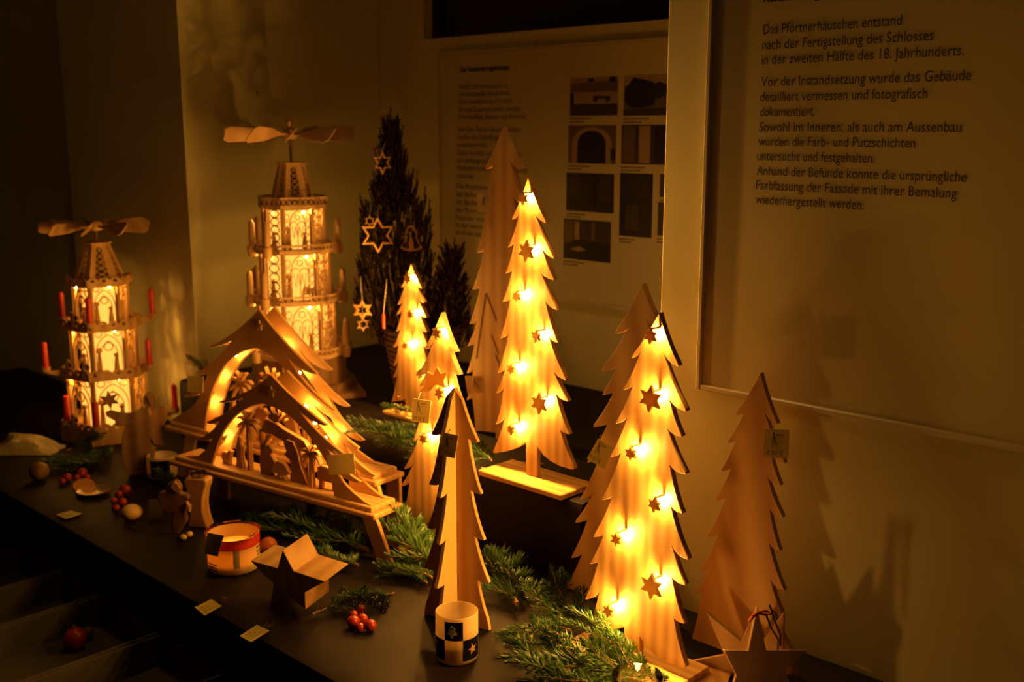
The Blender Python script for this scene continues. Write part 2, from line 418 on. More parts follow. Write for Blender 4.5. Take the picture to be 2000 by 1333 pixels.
def blob(cx, cy, rx, ry, k=9, s=1):
    rr = random.Random(s)
    return [(min(1, max(0, cx + rx * math.cos(2 * PI * i / k) * rr.uniform(.8, 1.15))), min(1, max(0, cy + ry * math.sin(2 * PI * i / k) * rr.uniform(.8, 1.15)))) for i in range(k)]
photo((1115, 153, 1207, 226), [(3, [(0, .9), (1, .95), (1, 1), (0, 1)]), (2, [(0, .62), (1, .62), (1, .9), (0, .86)]), (3, [(0.08, .3), (1, .3), (1, .62), (0.08, .62)]), (0, [(0, .25), (0.08, .25), (.08, .6), (0, .6)]),
      (1, [(0, 0), (1, 0), (1, .3), (0, .3)]), (1, [(.5, .35), (.82, .35), (.88, .5), (.5, .52)]), (3, [(.56, .3), (.78, .3), (.76, .43), (.6, .43)]), (0, blob(.45, .93, .07, .05)), (0, blob(.9, .93, .08, .08))], 3)
photo((1220, 148, 1330, 226), [(3, [(0, .75), (1, .75), (1, 1), (0, 1)]), (0, blob(.3, .55, .32, .42, s=3)), (2, [(.6, .3), (1, .3), (1, .62), (.6, .6)]), (4, blob(.6, .6, .2, .2, s=5)), (1, [(0, 0), (1, 0), (1, .2), (0, .15)])], 2)
photo((1111, 245, 1203, 318), [(3, arc2 + [(0.08, 0), (.92, 0)]), (0, arc + [(.2, 0), (.8, 0)]), (4, [(.9, .1), (1, .1), (1, .4), (.9, .4)])], 2)
photo((1215, 244, 1325, 320), [(2, [(.03, .05), (.25, .05), (.25, .95), (.03, .97)]), (3, [(.32, .05), (.52, .03), (.52, .97), (.32, .97)]), (0, [(.6, .08), (1, .08), (1, .95), (.6, .95)])], 1)
photo((1107, 337, 1199, 411), [(1, [(.05, .35), (.3, .35), (.3, .95), (.05, .95)]), (1, [(.7, .3), (.95, .3), (.95, .95), (.7, .95)]), (0, [(.48, .15), (.62, .15), (.62, .6), (.48, .6)])], 4)
photo((1212, 338, 1274, 460), [(4, [(.05, .6), (.95, .6), (.95, .97), (.05, .97)]), (1, [(.2, .1), (.6, .1), (.6, .5), (.2, .5)])], 0)
photo((1290, 340, 1345, 385), [(2, [(.2, .2), (.8, .2), (.8, .8), (.2, .8)])], 1)
photo((1286, 395, 1345, 460), [(2, [(.2, .2), (.8, .2), (.8, .8), (.2, .8)])], 1)
photo((1102, 427, 1193, 504), [(2, [(.03, .4), (.2, .45), (.2, .97), (.03, .97)]), (3, [(.24, .5), (.34, .5), (.34, .95), (.24, .95)]), (2, [(.6, .5), (.68, .5), (.68, .95), (.6, .95)]), (0, [(0, 0), (1, 0), (1, .42), (.3, .5), (0, .3)]), (3, [(.15, .25), (.32, .2), (.5, .26), (.34, .34)])], 1)

# ------------------------------------------------------------------ tables
E0 = onz(290, 1125, ZT)
nt = (E0 - W0).dot(N)                                   # table front, measured from the wall
def cloth_box(name, P, u0, u1, n0, n1, z0, z1, m, k=46, amp=0.004, seed=1):
    """cloth draped over a box; coordinates along D and N from P"""
    rows = []
    pr = [(n0, z1)] + [(n0 + (n1 - n0 - 0.012) * i / 12, z1) for i in range(1, 13)] + [(n1 - 0.004, z1 - 0.002), (n1, z1 - 0.012)] + [(n1, z1 - 0.012 - (z1 - z0 - 0.012) * i / 8) for i in range(1, 9)]
    vs = []; us = [u0, u0] + [u0 + (u1 - u0) * i / k for i in range(k + 1)] + [u1, u1]
    nU = len(us)
    for j, (nn, zz) in enumerate(pr):
        for i, u in enumerate(us):
            p = Vector((u, -nn, 0)); z = zz
            edge = 0
            if i == 0 or i == nU - 1: z = z0
            elif i in (1, nU - 2): z = min(zz, z1 - 0.002)
            if z > z1 - 0.01: z += amp * 0.5 * mnoise(Vector((u * 9, nn * 9, seed)))- amp * 0.25
            elif 1 < i < nU - 2: p = p - Vector((0, 1, 0)) * (amp * 3 * max(0, mnoise(Vector((u * 14, 0.5 * zz, seed * 3)))) * min(1, (z1 - z) * 6))
            vs.append((p.x, p.y, z))
    fs = [(j * nU + i, (j + 1) * nU + i, (j + 1) * nU + i + 1, j * nU + i + 1) for j in range(len(pr) - 1) for i in range(nU - 1)]
    mb = MB(); mb.add(vs, fs); mb.smooth = True
    return mb.build(name, m, None, P, YAW)
uC2 = (C2 - W0).dot(D)
WT = Vector((W0.x, W0.y, 0))
tb = thing('display_table', 'long display table under a black cloth standing along the walls', 'table', WT, YAW)
n0c = (C2 - W0).dot(N) + 0.004
u_l, u_r = (C3 - W0).dot(D) - 0.45, 0.75
o = cloth_box('tablecloth', WT, u_l, u_r, n0c, nt, 0.0, ZT, CLOTH, 60, 0.003)
o.location = (0, 0, 0); o.rotation_euler = (0, 0, 0); o.parent = tb
# part of the table that reaches into the recess
uside = (C1 - W0).dot(D); nback = (B0 - W0).dot(N)
uedge = ur
mb = MB(); mb.box(uside + 0.006, uedge - 0.006, -n0c + 0.001, -nback - 0.006, 0.70, ZT - 0.001); mb.build('tabletop', CLOTH, tb)
# riser
PA = onz(350, 748, ZP); PBk = onz(721, 674, ZP); PCn = onz(1135, 985, ZP)
ra0 = (PBk - W0).dot(D); ra1 = (PCn - W0).dot(D); rn1 = (PCn - W0).dot(N); rn0 = nback + 0.012
rs = cloth_box('riser', WT, ra0, ra1, rn0, rn1, ZT, ZP, CLOTH, 50, 0.0022, 5)
rs.name = 'display_riser'
tag(rs, 'low black cloth covered riser at the back of the display table', 'riser')
mb = MB(); 
# right hand extension of the riser in the recess, seen behind the plain tree
mb.box(ra1 + 0.02, uedge - 0.02, 0.02, -nback - 0.012, ZT, ZP - 0.004)
tag(mb.build('riser_block', CLOTH2, None, WT, YAW, bevel=0.004), 'black covered block beside the riser behind the rightmost trees', 'riser')

# lower bench with trays
ZB = 0.60
tA, tB, tC, tD = [onz(x, y, ZB + 0.06) for x, y in ((127, 1114), (200, 1161), (316, 1236), (454, 1313))]
bn = [(t - W0).dot(D) for t in (tA, tB, tC, tD)]; nn_ = (tB - W0).dot(N)
mb = MB(); mb.box(bn[0] - 0.5, bn[3] + 0.5, -nn_ - 0.6, -nn_, ZB - 0.03, ZB)
bt = thing('side_bench', 'low dark bench in front of the display table', 'bench', WT, YAW)
mb.build('bench_top', CLOTH2, bt)
for a_ in (bn[0] - 0.45, bn[3] + 0.4):
    for b_ in (-nn_ - 0.55, -nn_ - 0.06):
        m2 = MB(); m2.box(a_, a_ + 0.04, b_, b_ + 0.04, 0, ZB - 0.03); m2.build('leg', CLOTH2, bt)
trl = ['empty grey tray on the bench, farthest along the table', 'second tray on the bench, plain and grey', 'tray on the bench holding small round baubles', 'nearest tray on the bench at the lower left corner']
edges_u = [bn[0] - 0.20, bn[0], bn[1], bn[2], bn[3]]
for i in range(4):
    a_, b_ = edges_u[i] + 0.003, edges_u[i + 1] - 0.003
    t = thing('tray', trl[i], 'tray', WT + D * a_ + N * nn_ + Vector((0, 0, ZB)), YAW)
    L_ = b_ - a_; w_ = 0.42; th_ = 0.006; hh = 0.06
    m2 = MB(); m2.box(0, L_, -w_, 0, 0, 0.005); m2.build('tray_floor', CARD, t)
    for s4 in ((0, th_, -w_, 0), (L_ - th_, L_, -w_, 0), (th_, L_ - th_, -th_, 0), (th_, L_ - th_, -w_, -w_ + th_)):
        m2 = MB(); m2.box(*s4, 0.005, hh); m2.build('tray_side', CARD, t)
def bauble(x, y, z, r, m, lab, name='bauble', cat='bauble', flat=1.0, cap=True, group=None):
    P = onz(x, y, z)
    t = thing(name, lab, cat, P, 0, group)
    mb = MB(); mb.ball((0, 0, r * flat), r, 20, 12, sz=flat); mb.smooth = True; mb.build('body', m, t)
    if cap:
        mb = MB(); mb.tube([(0, 0, 2 * r * flat - 0.001), (0, 0, 2 * r * flat + 0.004)], 0.003, 8); mb.build('cap', BROWN, t)
    return t
bauble(148, 1268, ZB + 0.006, 0.020, BERRY, 'dull red bauble lying in the tray on the bench', cap=True)
bauble(262, 1232, ZB + 0.006, 0.017, BROWN, 'brown bauble lying beside the white tag in the tray', cap=True)
bauble(170, 1250, ZB + 0.006, 0.013, BROWN, 'smaller brown bauble close behind the dull red one in the tray', cap=True)
def flat_quad(name, pts, th, m, lab, cat, z):
    P = sum(pts, Vector()) / 4
    mb = MB(); vs = [(p.x - P.x, p.y - P.y, k) for k in (0, th) for p in pts]
    mb.add(vs, [(3, 2, 1, 0), (4, 5, 6, 7), (0, 1, 5, 4), (1, 2, 6, 5), (2, 3, 7, 6), (3, 0, 4, 7)])
    t = thing(name, lab, cat, (P.x, P.y, z))
    return t, mb.build('card', m, t)
# ------------------------------------------------------------------ sawn fir boards
def lit_tree(label, P, apex, left, right, bottom, stars, t=0.010, mat=PINE, base=None, group=None, name='fir_board', cat='wooden tree', pxm=1200, lift=0.0):
    fr = Fr(P); o = thing(name, label, cat, fr.P - Vector((0, 0, lift)), fr.yaw, group)
    pts = fr.poly(fir_outline(apex, left, right, bottom))
    mb = MB(); mb.prism([(x, z + lift) for x, z in pts], 0, t)
    mb.build('board', mat, o, bevel=0.0012, seg=2)
    for x, y, rp in stars:
        so = 0.024
        a = fr.loc(x, y, so); r = rp / pxm; z = a[1] + lift
        mb = MB(); mb.prism(star_poly(r, r * 0.52, 6, PI / 2 + random.uniform(-.12, .12), a[0], z), -so, -so + 0.005)
        mb.build('star', STARW, o, bevel=0.0006)
        mb = MB(); mb.ball((a[0], -0.0044, z + 0.001), 0.0034, 8, 6); mb.build('bulb', BULBM, o)
        mb = MB(); mb.tube([(a[0], 0, z + 0.0085), (a[0], -so + 0.004, z + 0.0085)], 0.0022, 8); mb.build('bulb_socket', STARW, o)
    if base:
        mb = MB(); mb.box(*base); mb.build('base_plank', PINEB, o, bevel=0.0015)
    return o, fr

# T4, nearest lit tree
l4 = [((1233, 700), (1250, 689)), ((1217, 762), (1236, 753)), ((1202, 828), (1225, 816)), ((1191, 894), (1212, 886)), ((1175, 977), (1195, 972)), ((1158, 1050), (1178, 1046)), ((1152, 1102), (1168, 1098)), ((1142, 1172), (1170, 1158)), ((1146, 1235), (1219, 1226))]
r4 = [((1326, 716), (1293, 684)), ((1341, 804), (1307, 779)), ((1332, 854), (1303, 836)), ((1340, 927), (1308, 909)), ((1333, 1004), (1309, 986)), ((1345, 1094), (1312, 1065)), ((1339, 1144), (1312, 1127)), ((1337, 1219), (1316, 1208)), ((1341, 1306), (1249, 1244))]
P4 = onz(1232, 1283, ZT + 0.014)
T4, f4 = lit_tree('tall lit fir board with seven stars, nearest of the glowing trees at the table end', P4, (1287, 611), l4, r4, [(1249, 1284), (1219, 1284)],
    [(1268, 657, 16), (1268, 780, 27), (1230, 887, 15), (1276, 987, 16), (1202, 1055, 15), (1270, 1147, 27), (1186, 1195, 15)], pxm=1345, lift=0.014, base=(-0.10, 0.10, -0.045, 0.055, 0, 0.014))
# T3, on the riser
l3 = [((999, 429), (1014, 418)), ((992, 483), (1004, 473)), ((987, 534), (1000, 529)), ((981, 590), (996, 586)), ((976, 661), (993, 653)), ((971, 729), (986, 721)), ((969, 768), (983, 758)), ((968, 829), (986, 815)), ((961, 886), (1027, 865))]
r3 = [((1067, 436), (1042, 412)), ((1082, 505), (1058, 482)), ((1082, 547), (1057, 533)), ((1089, 606), (1065, 587)), ((1090, 670), (1071, 655)), ((1106, 743), (1080, 722)), ((1110, 785), (1085, 767)), ((1112, 849), (1094, 840)), ((1123, 918), (1049, 873))]
P3 = onz(1038, 931, ZP + 0.010)
T3, f3 = lit_tree('lit fir board with seven stars standing on the black riser', P3, (1031, 346), l3, r3, [(1048, 931), (1028, 931)],
    [(1019, 388, 13), (1026, 491, 22), (1007, 580, 12), (1045, 658, 13), (997, 722, 12), (1051, 789, 22), (996, 840, 12)], pxm=1110, lift=0.010, base=(-0.095, 0.105, -0.04, 0.05, 0, 0.010))
# T2, left of the crossed tree
l2 = [((829, 682), (848, 664)), ((815, 735), (834, 722)), ((818, 757), (836, 742)), ((810, 806), (826, 795)), ((806, 862), (819, 853)), ((789, 917), (808, 904)), ((784, 950), (800, 942)), ((780, 1030), (842, 1020))]
r2 = [((890, 688), (876, 677)), ((897, 733), (881, 722)), ((896, 778), (881, 766)), ((903, 830), (886, 818)), ((908, 880), (890, 868)), ((914, 935), (895, 922)), ((925, 1040), (864, 1030))]
P2 = onz(853, 1078, ZT + 0.012)
T2, f2 = lit_tree('lit fir board half hidden behind the crossed wooden tree', P2, (862, 611), l2, r2, [(863, 1078), (843, 1078)],
    [(851, 652, 13), (856, 769, 13), (825, 858, 12), (862, 952, 12)], pxm=1010, lift=0.012, base=(-0.07, 0.07, -0.035, 0.045, 0, 0.012))
# T1, small and farthest
l1 = [((783, 563), (792, 552)), ((776, 596), (787, 588)), ((774, 615), (785, 606)), ((773, 648), (783, 640)), ((768, 679), (779, 671)), ((768, 715), (778, 706)), ((768, 738), (776, 730)), ((764, 785), (792, 780))]
r1 = [((824, 564), (813, 557)), ((828, 592), (817, 583)), ((833, 621), (820, 614)), ((834, 649), (823, 643)), ((838, 682), (826, 676)), ((840, 716), (829, 708)), ((843, 748), (831, 740)), ((850, 796), (806, 785))]
P1 = onz(799, 806, ZP + 0.008)
T1, f1 = lit_tree('smallest lit fir board in front of the potted spruce', P1, (803, 516), l1, r1, [(806, 806), (792, 806)],
    [(793, 545, 10), (799, 615, 9), (789, 676, 9), (817, 731, 9)], pxm=839, lift=0.008, base=(-0.055, 0.055, -0.03, 0.04, 0, 0.008))
# unlit boards
lu = [((947, 330), (962, 322)), ((938, 415), (950, 398)), ((930, 494), (946, 483)), ((922, 566), (938, 559)), ((916, 634), (932, 626)), ((913, 676), (927, 671)), ((911, 730), (924, 722)), ((911, 782), (922, 776)), ((925, 842), (968, 846))]
ru = [((1016, 331), (994, 309)), ((1024, 400), (1002, 385)), ((1032, 480), (1008, 462)), ((1038, 560), (1014, 542)), ((1044, 640), (1018, 620)), ((1050, 720), (1022, 700)), ((1056, 790), (1026, 770)), ((1060, 860), (985, 850))]
PU1 = onz(977, 858, ZP)
U1, fu1 = lit_tree('tall unlit pale fir board behind the lit tree on the riser', PU1, (981, 249), lu, ru, [(985, 858), (968, 858)], [], t=0.014, mat=PINE2)
mb = MB()
for a, b, c in (((948, 573), (962, 610), (968, 628)), ((958, 655), (966, 672), (972, 692)), ((966, 690), (974, 712), (980, 730)), ((948, 573), (938, 640), (930, 700))):
    q = quad(fu1.loc(*a), fu1.loc(*b), fu1.loc(*c), 5); mb.strip(q, 0.0009, -0.0004, 0.001)
mb.build('sawn_line', BROWN, U1)
lU2 = [((1201, 653), (1231, 632)), ((1174, 727), (1206, 711)), ((1176, 773), (1200, 764)), ((1158, 835), (1186, 829)), ((1146, 905), (1170, 893)), ((1132, 978), (1158, 964)), ((1123, 1022), (1147, 1016)), ((1115, 1091), (1137, 1082)), ((1097, 1162), (1150, 1166))]
rU2 = [((1290, 640), (1262, 625)), ((1296, 700), (1268, 690)), ((1300, 760), (1272, 745)), ((1300, 830), (1274, 815)), ((1302, 900), (1276, 880)), ((1306, 970), (1280, 950)), ((1310, 1040), (1282, 1020)), ((1312, 1110), (1284, 1090)), ((1318, 1210), (1200, 1180))]
PU2 = onz(1165, 1170, ZT)
U2, fu2 = lit_tree('plain fir board close behind the nearest lit tree', PU2, (1254, 554), lU2, rU2, [(1200, 1186), (1152, 1168)], [], t=0.012, mat=PINE3)
lU3 = [((1436, 812), (1453, 806)), ((1421, 866), (1437, 861)), ((1408, 921), (1428, 915)), ((1397, 978), (1417, 973)), ((1381, 1050), (1402, 1045)), ((1367, 1117), (1386, 1110)), ((1359, 1160), (1372, 1152)), ((1340, 1278), (1400, 1276))]
rU3 = [((1519, 829), (1493, 803)), ((1533, 906), (1504, 882)), ((1525, 949), (1499, 933)), ((1529, 1012), (1503, 995)), ((1524, 1077), (1502, 1062)), ((1532, 1155), (1504, 1131)), ((1528, 1200), (1508, 1190)), ((1552, 1288), (1480, 1284))]
PU3 = onz(1440, 1281, ZT)
U3, fu3 = lit_tree('plain knotty fir board at the right wall with a yellow tag', PU3, (1485, 729), lU3, rU3, [(1478, 1290), (1402, 1280)], [], t=0.009, mat=PINE3)

# crossed tree
PX = onz(893, 1215, ZT); fx = Fr(PX, R(-29))
rX = [((936, 864), (917, 857)), ((943, 965), (922, 958)), ((949, 1055), (929, 1047)), ((958, 1138), (935, 1133)), ((958, 1217), None)]
side = [fx.loc(*p) for p in fir_side((899, 760), rX, 1)]
side = [(max(0.0015, x), z) for x, z in side]; side[0] = (0.0015, side[0][1]); zmx = side[0][1]
side[-1] = (side[-1][0], 0.0)
X = thing('crossed_tree', 'dark standing tree of two crossed fir boards in the middle', 'wooden tree', PX, R(-29))
A = side + [(-x, z) for x, z in side[::-1]]
mb = MB(); mb.prism(A, -0.0035, 0.0035); mb.build('board', PINE2, X, bevel=0.0008)
for s_ in (-1, 1):
    T = Matrix.Rotation(PI / 2 * s_, 4, 'Z')
    half = [(0.0036, zmx)] + [(max(0.0036, x), z) for x, z in side[1:]] + [(0.0036, 0)]
    mb = MB(); mb.prism(half, -0.0035, 0.0035, T); mb.build('cross_board', PINE2, X, bevel=0.0008)

# ------------------------------------------------------------------ candle arches
epx = lambda x, y: (380 + x / 5.553, 720 + y / 5.553)
def person_poly(cx, z0, h, w_):
    return [(cx - w_, z0), (cx - w_ * .7, z0 + h * .4), (cx - w_ * .8, z0 + h * .68), (cx - w_ * .35, z0 + h * .8), (cx - w_ * .42, z0 + h * .92), (cx, z0 + h), (cx + w_ * .4, z0 + h * .93), (cx + w_ * .35, z0 + h * .8), (cx + w_ * .75, z0 + h * .66), (cx + w_ * .6, z0 + h * .35), (cx + w_, z0)]
def arch(label, PL, yaw, outer_l, outer_r, inner, bulbs, W_, scale=1.0, legs=True, dep=0.042, zbase=0.0, mat=BEECH):
    fr = Fr(PL, yaw); th = 0.006
    o = thing('candle_arch', label, 'candle arch', Vector((PL.x, PL.y, ZT)), yaw)
    h0 = PL.z - ZT
    up_ = lambda pts: [(x, z + h0) for x, z in pts]
    top = 0.0
    # base: two stacked planks
    mb = MB(); mb.box(0.0, W_, -0.002, 0.080, h0 - 0.0, h0 + 0.010); mb.build('base_plank', mat, o, bevel=0.002)
    mb = MB(); mb.box(0.012, W_ - 0.012, 0.006, 0.072, h0 + 0.010, h0 + 0.020); mb.build('upper_plank', mat, o, bevel=0.002)
    y0 = 0.014
    frp = Fr(fr.P - fr.n * y0, yaw)
    ol = up_(frp.poly(outer_l)); orr = up_(frp.poly(outer_r)); inn = up_(frp.poly(inner))
    zb = h0 + 0.0202
    def fixz(p): return (p[0], max(zb, p[1]))
    ol = [fixz(p) for p in ol]; orr = [fixz(p) for p in orr]; inn = [fixz(p) for p in inn]
    ol[-1] = (ol[-1][0], zb); orr[-1] = (orr[-1][0], zb); inn[0] = (inn[0][0], zb); inn[-1] = (inn[-1][0], zb)
    poly = ol + inn + orr[::-1][:-1]
    mb = MB(); mb.prism(poly, y0, y0 + th); mb.build('front_panel', mat, o, bevel=0.0008)
    mb = MB(); mb.prism(poly, y0 + dep, y0 + dep + th); mb.build('rear_panel', mat, o, bevel=0.0008)
    frb = Fr(fr.P - fr.n * (y0 + dep), yaw)
    for b in bulbs:
        x, z = frb.loc(*b); z += h0
        mb = MB(); mb.ball((x, y0 + dep - 0.013, z), 0.0034, 8, 6); mb.build('bulb', ARCHM, o)
    # small star cut in relief near the apex
    ax, az = ol[0]
    mb = MB(); mb.prism(star_poly(0.011, 0.0055, 5, PI / 2, ax + 0.002, az - 0.034), y0 - 0.0035, y0 - 0.0002); mb.build('apex_star', STARW, o)
    # scene between the panels
    ym = y0 + 0.016; k = scale
    def cut(name, polys, y=ym, t=0.010):
        mb = MB()
        for p in polys: mb.prism([(x * k, zb + z * k) for x, z in p], y, y + t)
        return mb.build(name, mat, o, bevel=0.0008)
    def palm(cx, h, r, lean=0.0):
        ps = [[(cx - .004, 0), (cx + .004, 0), (cx + .003 + lean, h), (cx - .003 + lean, h)]]
        for a in (-200, -165, -140, 20, -15, 60, 120, 90, -60, -100, -80):
            a = R(a); L = r * (1 if abs(math.cos(a)) > .3 else .8)
            p0 = (cx + lean, h); m_ = (p0[0] + L * .6 * math.cos(a), h + L * .6 * math.sin(a) + .006); e = (p0[0] + L * math.cos(a), h + L * math.sin(a) - .008)
            c = quad(p0, m_, e, 4)
            ps.append([(x, z + .0028) for x, z in c[:-1]] + [c[-1]] + [(x, z - .0028) for x, z in c[:-1]][::-1])
        return ps
    cx = W_ / k
    c0 = inn[0][0] / k; c1_ = inn[-1][0] / k; wd = c1_ - c0
    u = lambda f: c0 + wd * f
    cut('palm_tree', palm(u(.27), .098, .034)); cut('palm_tree', palm(u(.80), .066, .028), ym - .008)
    cut('shepherd', [person_poly(u(.19), 0, .066, .011)])
    cut('sheep', [[(u(.03), .008), (u(.03), .020), (u(.05), .025), (u(.08), .024), (u(.10), .031), (u(.125), .028), (u(.11), .022), (u(.10), .008)], [(u(.04), 0), (u(.055), 0), (u(.055), .01), (u(.04), .01)], [(u(.085), 0), (u(.1), 0), (u(.1), .01), (u(.085), .01)]])
    cut('kneeling_figure', [[(u(.37), 0), (u(.36), .03), (u(.39), .05), (u(.41), .058), (u(.45), .062), (u(.48), .052), (u(.46), .042), (u(.49), .03), (u(.47), .018), (u(.49), 0)]])
    cut('manger', [[(u(.49), .010), (u(.48), .022), (u(.53), .036), (u(.58), .034), (u(.63), .018), (u(.60), .010)], [(u(.50), 0), (u(.52), 0), (u(.56), .012), (u(.54), .012)], [(u(.58), 0), (u(.60), 0), (u(.56), .012), (u(.54), .012)]], ym - .006)
    cut('standing_figure', [[(u(.61), 0), (u(.62), .04), (u(.57), .05), (u(.59), .058), (u(.57), .075), (u(.60), .082), (u(.65), .080), (u(.68), .062), (u(.70), .035), (u(.75), 0)]])
    cut('stable_roof', [[(u(.37), .085), (u(.41), .112), (u(.50), .108), (u(.56), .100), (u(.72), .086), (u(.78), .066), (u(.60), .070), (u(.48), .082)], [(u(.36), 0), (u(.378), 0), (u(.378), .09), (u(.36), .09)], [(u(.365), .05), (u(.43), .082), (u(.445), .078), (u(.375), .04)], [(u(.735), 0), (u(.752), 0), (u(.752), .072), (u(.735), .072)]], ym + .004)
    cut('tree_top', [blob2(u(.50), .120, .016, .010, 7, 4)] + [[(u(.50), .110), (u(.50) + .03 * math.cos(R(a)), .112 + .03 * math.sin(R(a))), (u(.505) + .028 * math.cos(R(a)), .108 + .028 * math.sin(R(a)))] for a in (20, 45, 70, 110, 150)], ym + .002)
    cut('ox', [[(u(.83), .016), (u(.82), .040), (u(.86), .046), (u(.96), .044), (u(1.0), .036), (u(.985), .016)], [(u(.835), 0), (u(.86), 0), (u(.865), .018), (u(.84), .018)], [(u(.94), 0), (u(.965), 0), (u(.97), .018), (u(.94), .018)]])
    if legs:
        for (x0_, sx) in ((0.07, -1), (W_ - 0.035, 1)):
            mb = MB(); 
            vs = []
            for zz, dx, dy in ((h0, 0, 0), (0.0, sx * 0.034, 0)):
                for yy in (0.004, 0.012):
                    for xx in (0, 0.034): vs.append((x0_ + xx + dx, yy + dy + (0 if zz else 0), zz))
            mb.add(vs, [(0, 1, 5, 4), (3, 2, 6, 7), (2, 0, 4, 6), (1, 3, 7, 5), (0, 2, 3, 1), (4, 5, 7, 6)]); mb.build('leg', mat, o)
            mb = MB(); mb.box(x0_, x0_ + 0.034, 0.064, 0.072, 0, h0); mb.build('leg', mat, o)
    return o, fr
def blob2(cx, cz, rx, rz, k=9, s=1):
    rr = random.Random(s)
    return [(cx + rx * math.cos(2 * PI * i / k) * rr.uniform(.8, 1.15), cz + rz * math.sin(2 * PI * i / k) * rr.uniform(.8, 1.15)) for i in range(k)]
def curve_pts(lst):
    """list of points; a triple ('q', ctrl, end) bends towards ctrl"""
    out = [lst[0]]
    for it in lst[1:]:
        if it[0] == 'q': out += quad(out[-1], it[1], it[2], 6)[1:]
        else: out.append(it)
    return out
PF0 = onz(330, 908, 0.825); PF1 = onz(732, 1018, 0.825)
yF = math.atan2(PF1.y - PF0.y, PF1.x - PF0.x); WF = (PF1 - PF0).length
olF = curve_pts([(528, 732), ('q', (485, 772), (424, 786)), (430, 788), ('q', (458, 786), (475, 778)), ('q', (440, 812), (402, 825)), (408, 829), ('q', (420, 829), (428, 825)), ('q', (412, 848), (382, 860)), (388, 862), ('q', (405, 862), (414, 858)), ('q', (405, 885), (362, 905))])
orF = curve_pts([(528, 732), ('q', (575, 785), (638, 831)), (634, 833), ('q', (605, 826), (580, 799)), ('q', (620, 850), (670, 886)), (666, 890), ('q', (650, 888), (638, 876)), ('q', (660, 915), (704, 942)), (698, 944), ('q', (672, 940), (655, 919)), ('q', (672, 955), (726, 990))])
inF = curve_pts([(414, 912), ('q', (424, 850), (456, 817)), ('q', (480, 794), (511, 789)), ('q', (540, 795), (569, 817)), ('q', (608, 850), (641, 912)), ('q', (648, 935), (652, 965))])
arch('smaller nativity candle arch at the front with palms under a fir shaped gable', PF0, yF, olF, orF, inF, [(463, 816), (440, 852), (606, 792), (645, 853), (625, 823)], WF)
PR0 = onz(322, 840, 0.852); PR1 = onz(735, 952, 0.852)
PR0 = PR0 + (PR1 - PR0) * 0.0
yR = math.atan2(PR1.y - PR0.y, PR1.x - PR0.x); WR = (PR1 - PR0).length
olR = curve_pts([(505, 604), ('q', (462, 655), (406, 678)), (412, 680), ('q', (436, 676), (452, 666)), ('q', (420, 712), (380, 729)), (386, 732), ('q', (396, 732), (404, 731)), ('q', (402, 758), (356, 774)), (362, 777), ('q', (380, 776), (391, 770)), ('q', (380, 803), (334, 816))])
orR = curve_pts([(505, 604), ('q', (550, 670), (619, 730)), (614, 732), ('q', (580, 725), (557, 692)), ('q', (592, 755), (653, 802)), (648, 804), ('q', (625, 800), (612, 780)), ('q', (630, 830), (682, 870)), (676, 872), ('q', (655, 868), (640, 850)), ('q', (655, 890), (722, 925))])
inR = curve_pts([(400, 845), ('q', (402, 770), (437, 717)), ('q', (465, 682), (501, 681)), ('q', (535, 690), (570, 744)), ('q', (610, 800), (640, 880)), ('q', (645, 900), (648, 925))])
arch('larger nativity candle arch standing behind the smaller one', PR0, yR, olR, orR, inR, [(470, 692), (434, 734), (417, 785), (594, 727), (560, 676), (632, 800), (660, 845)], WR, scale=1.15, dep=0.040)

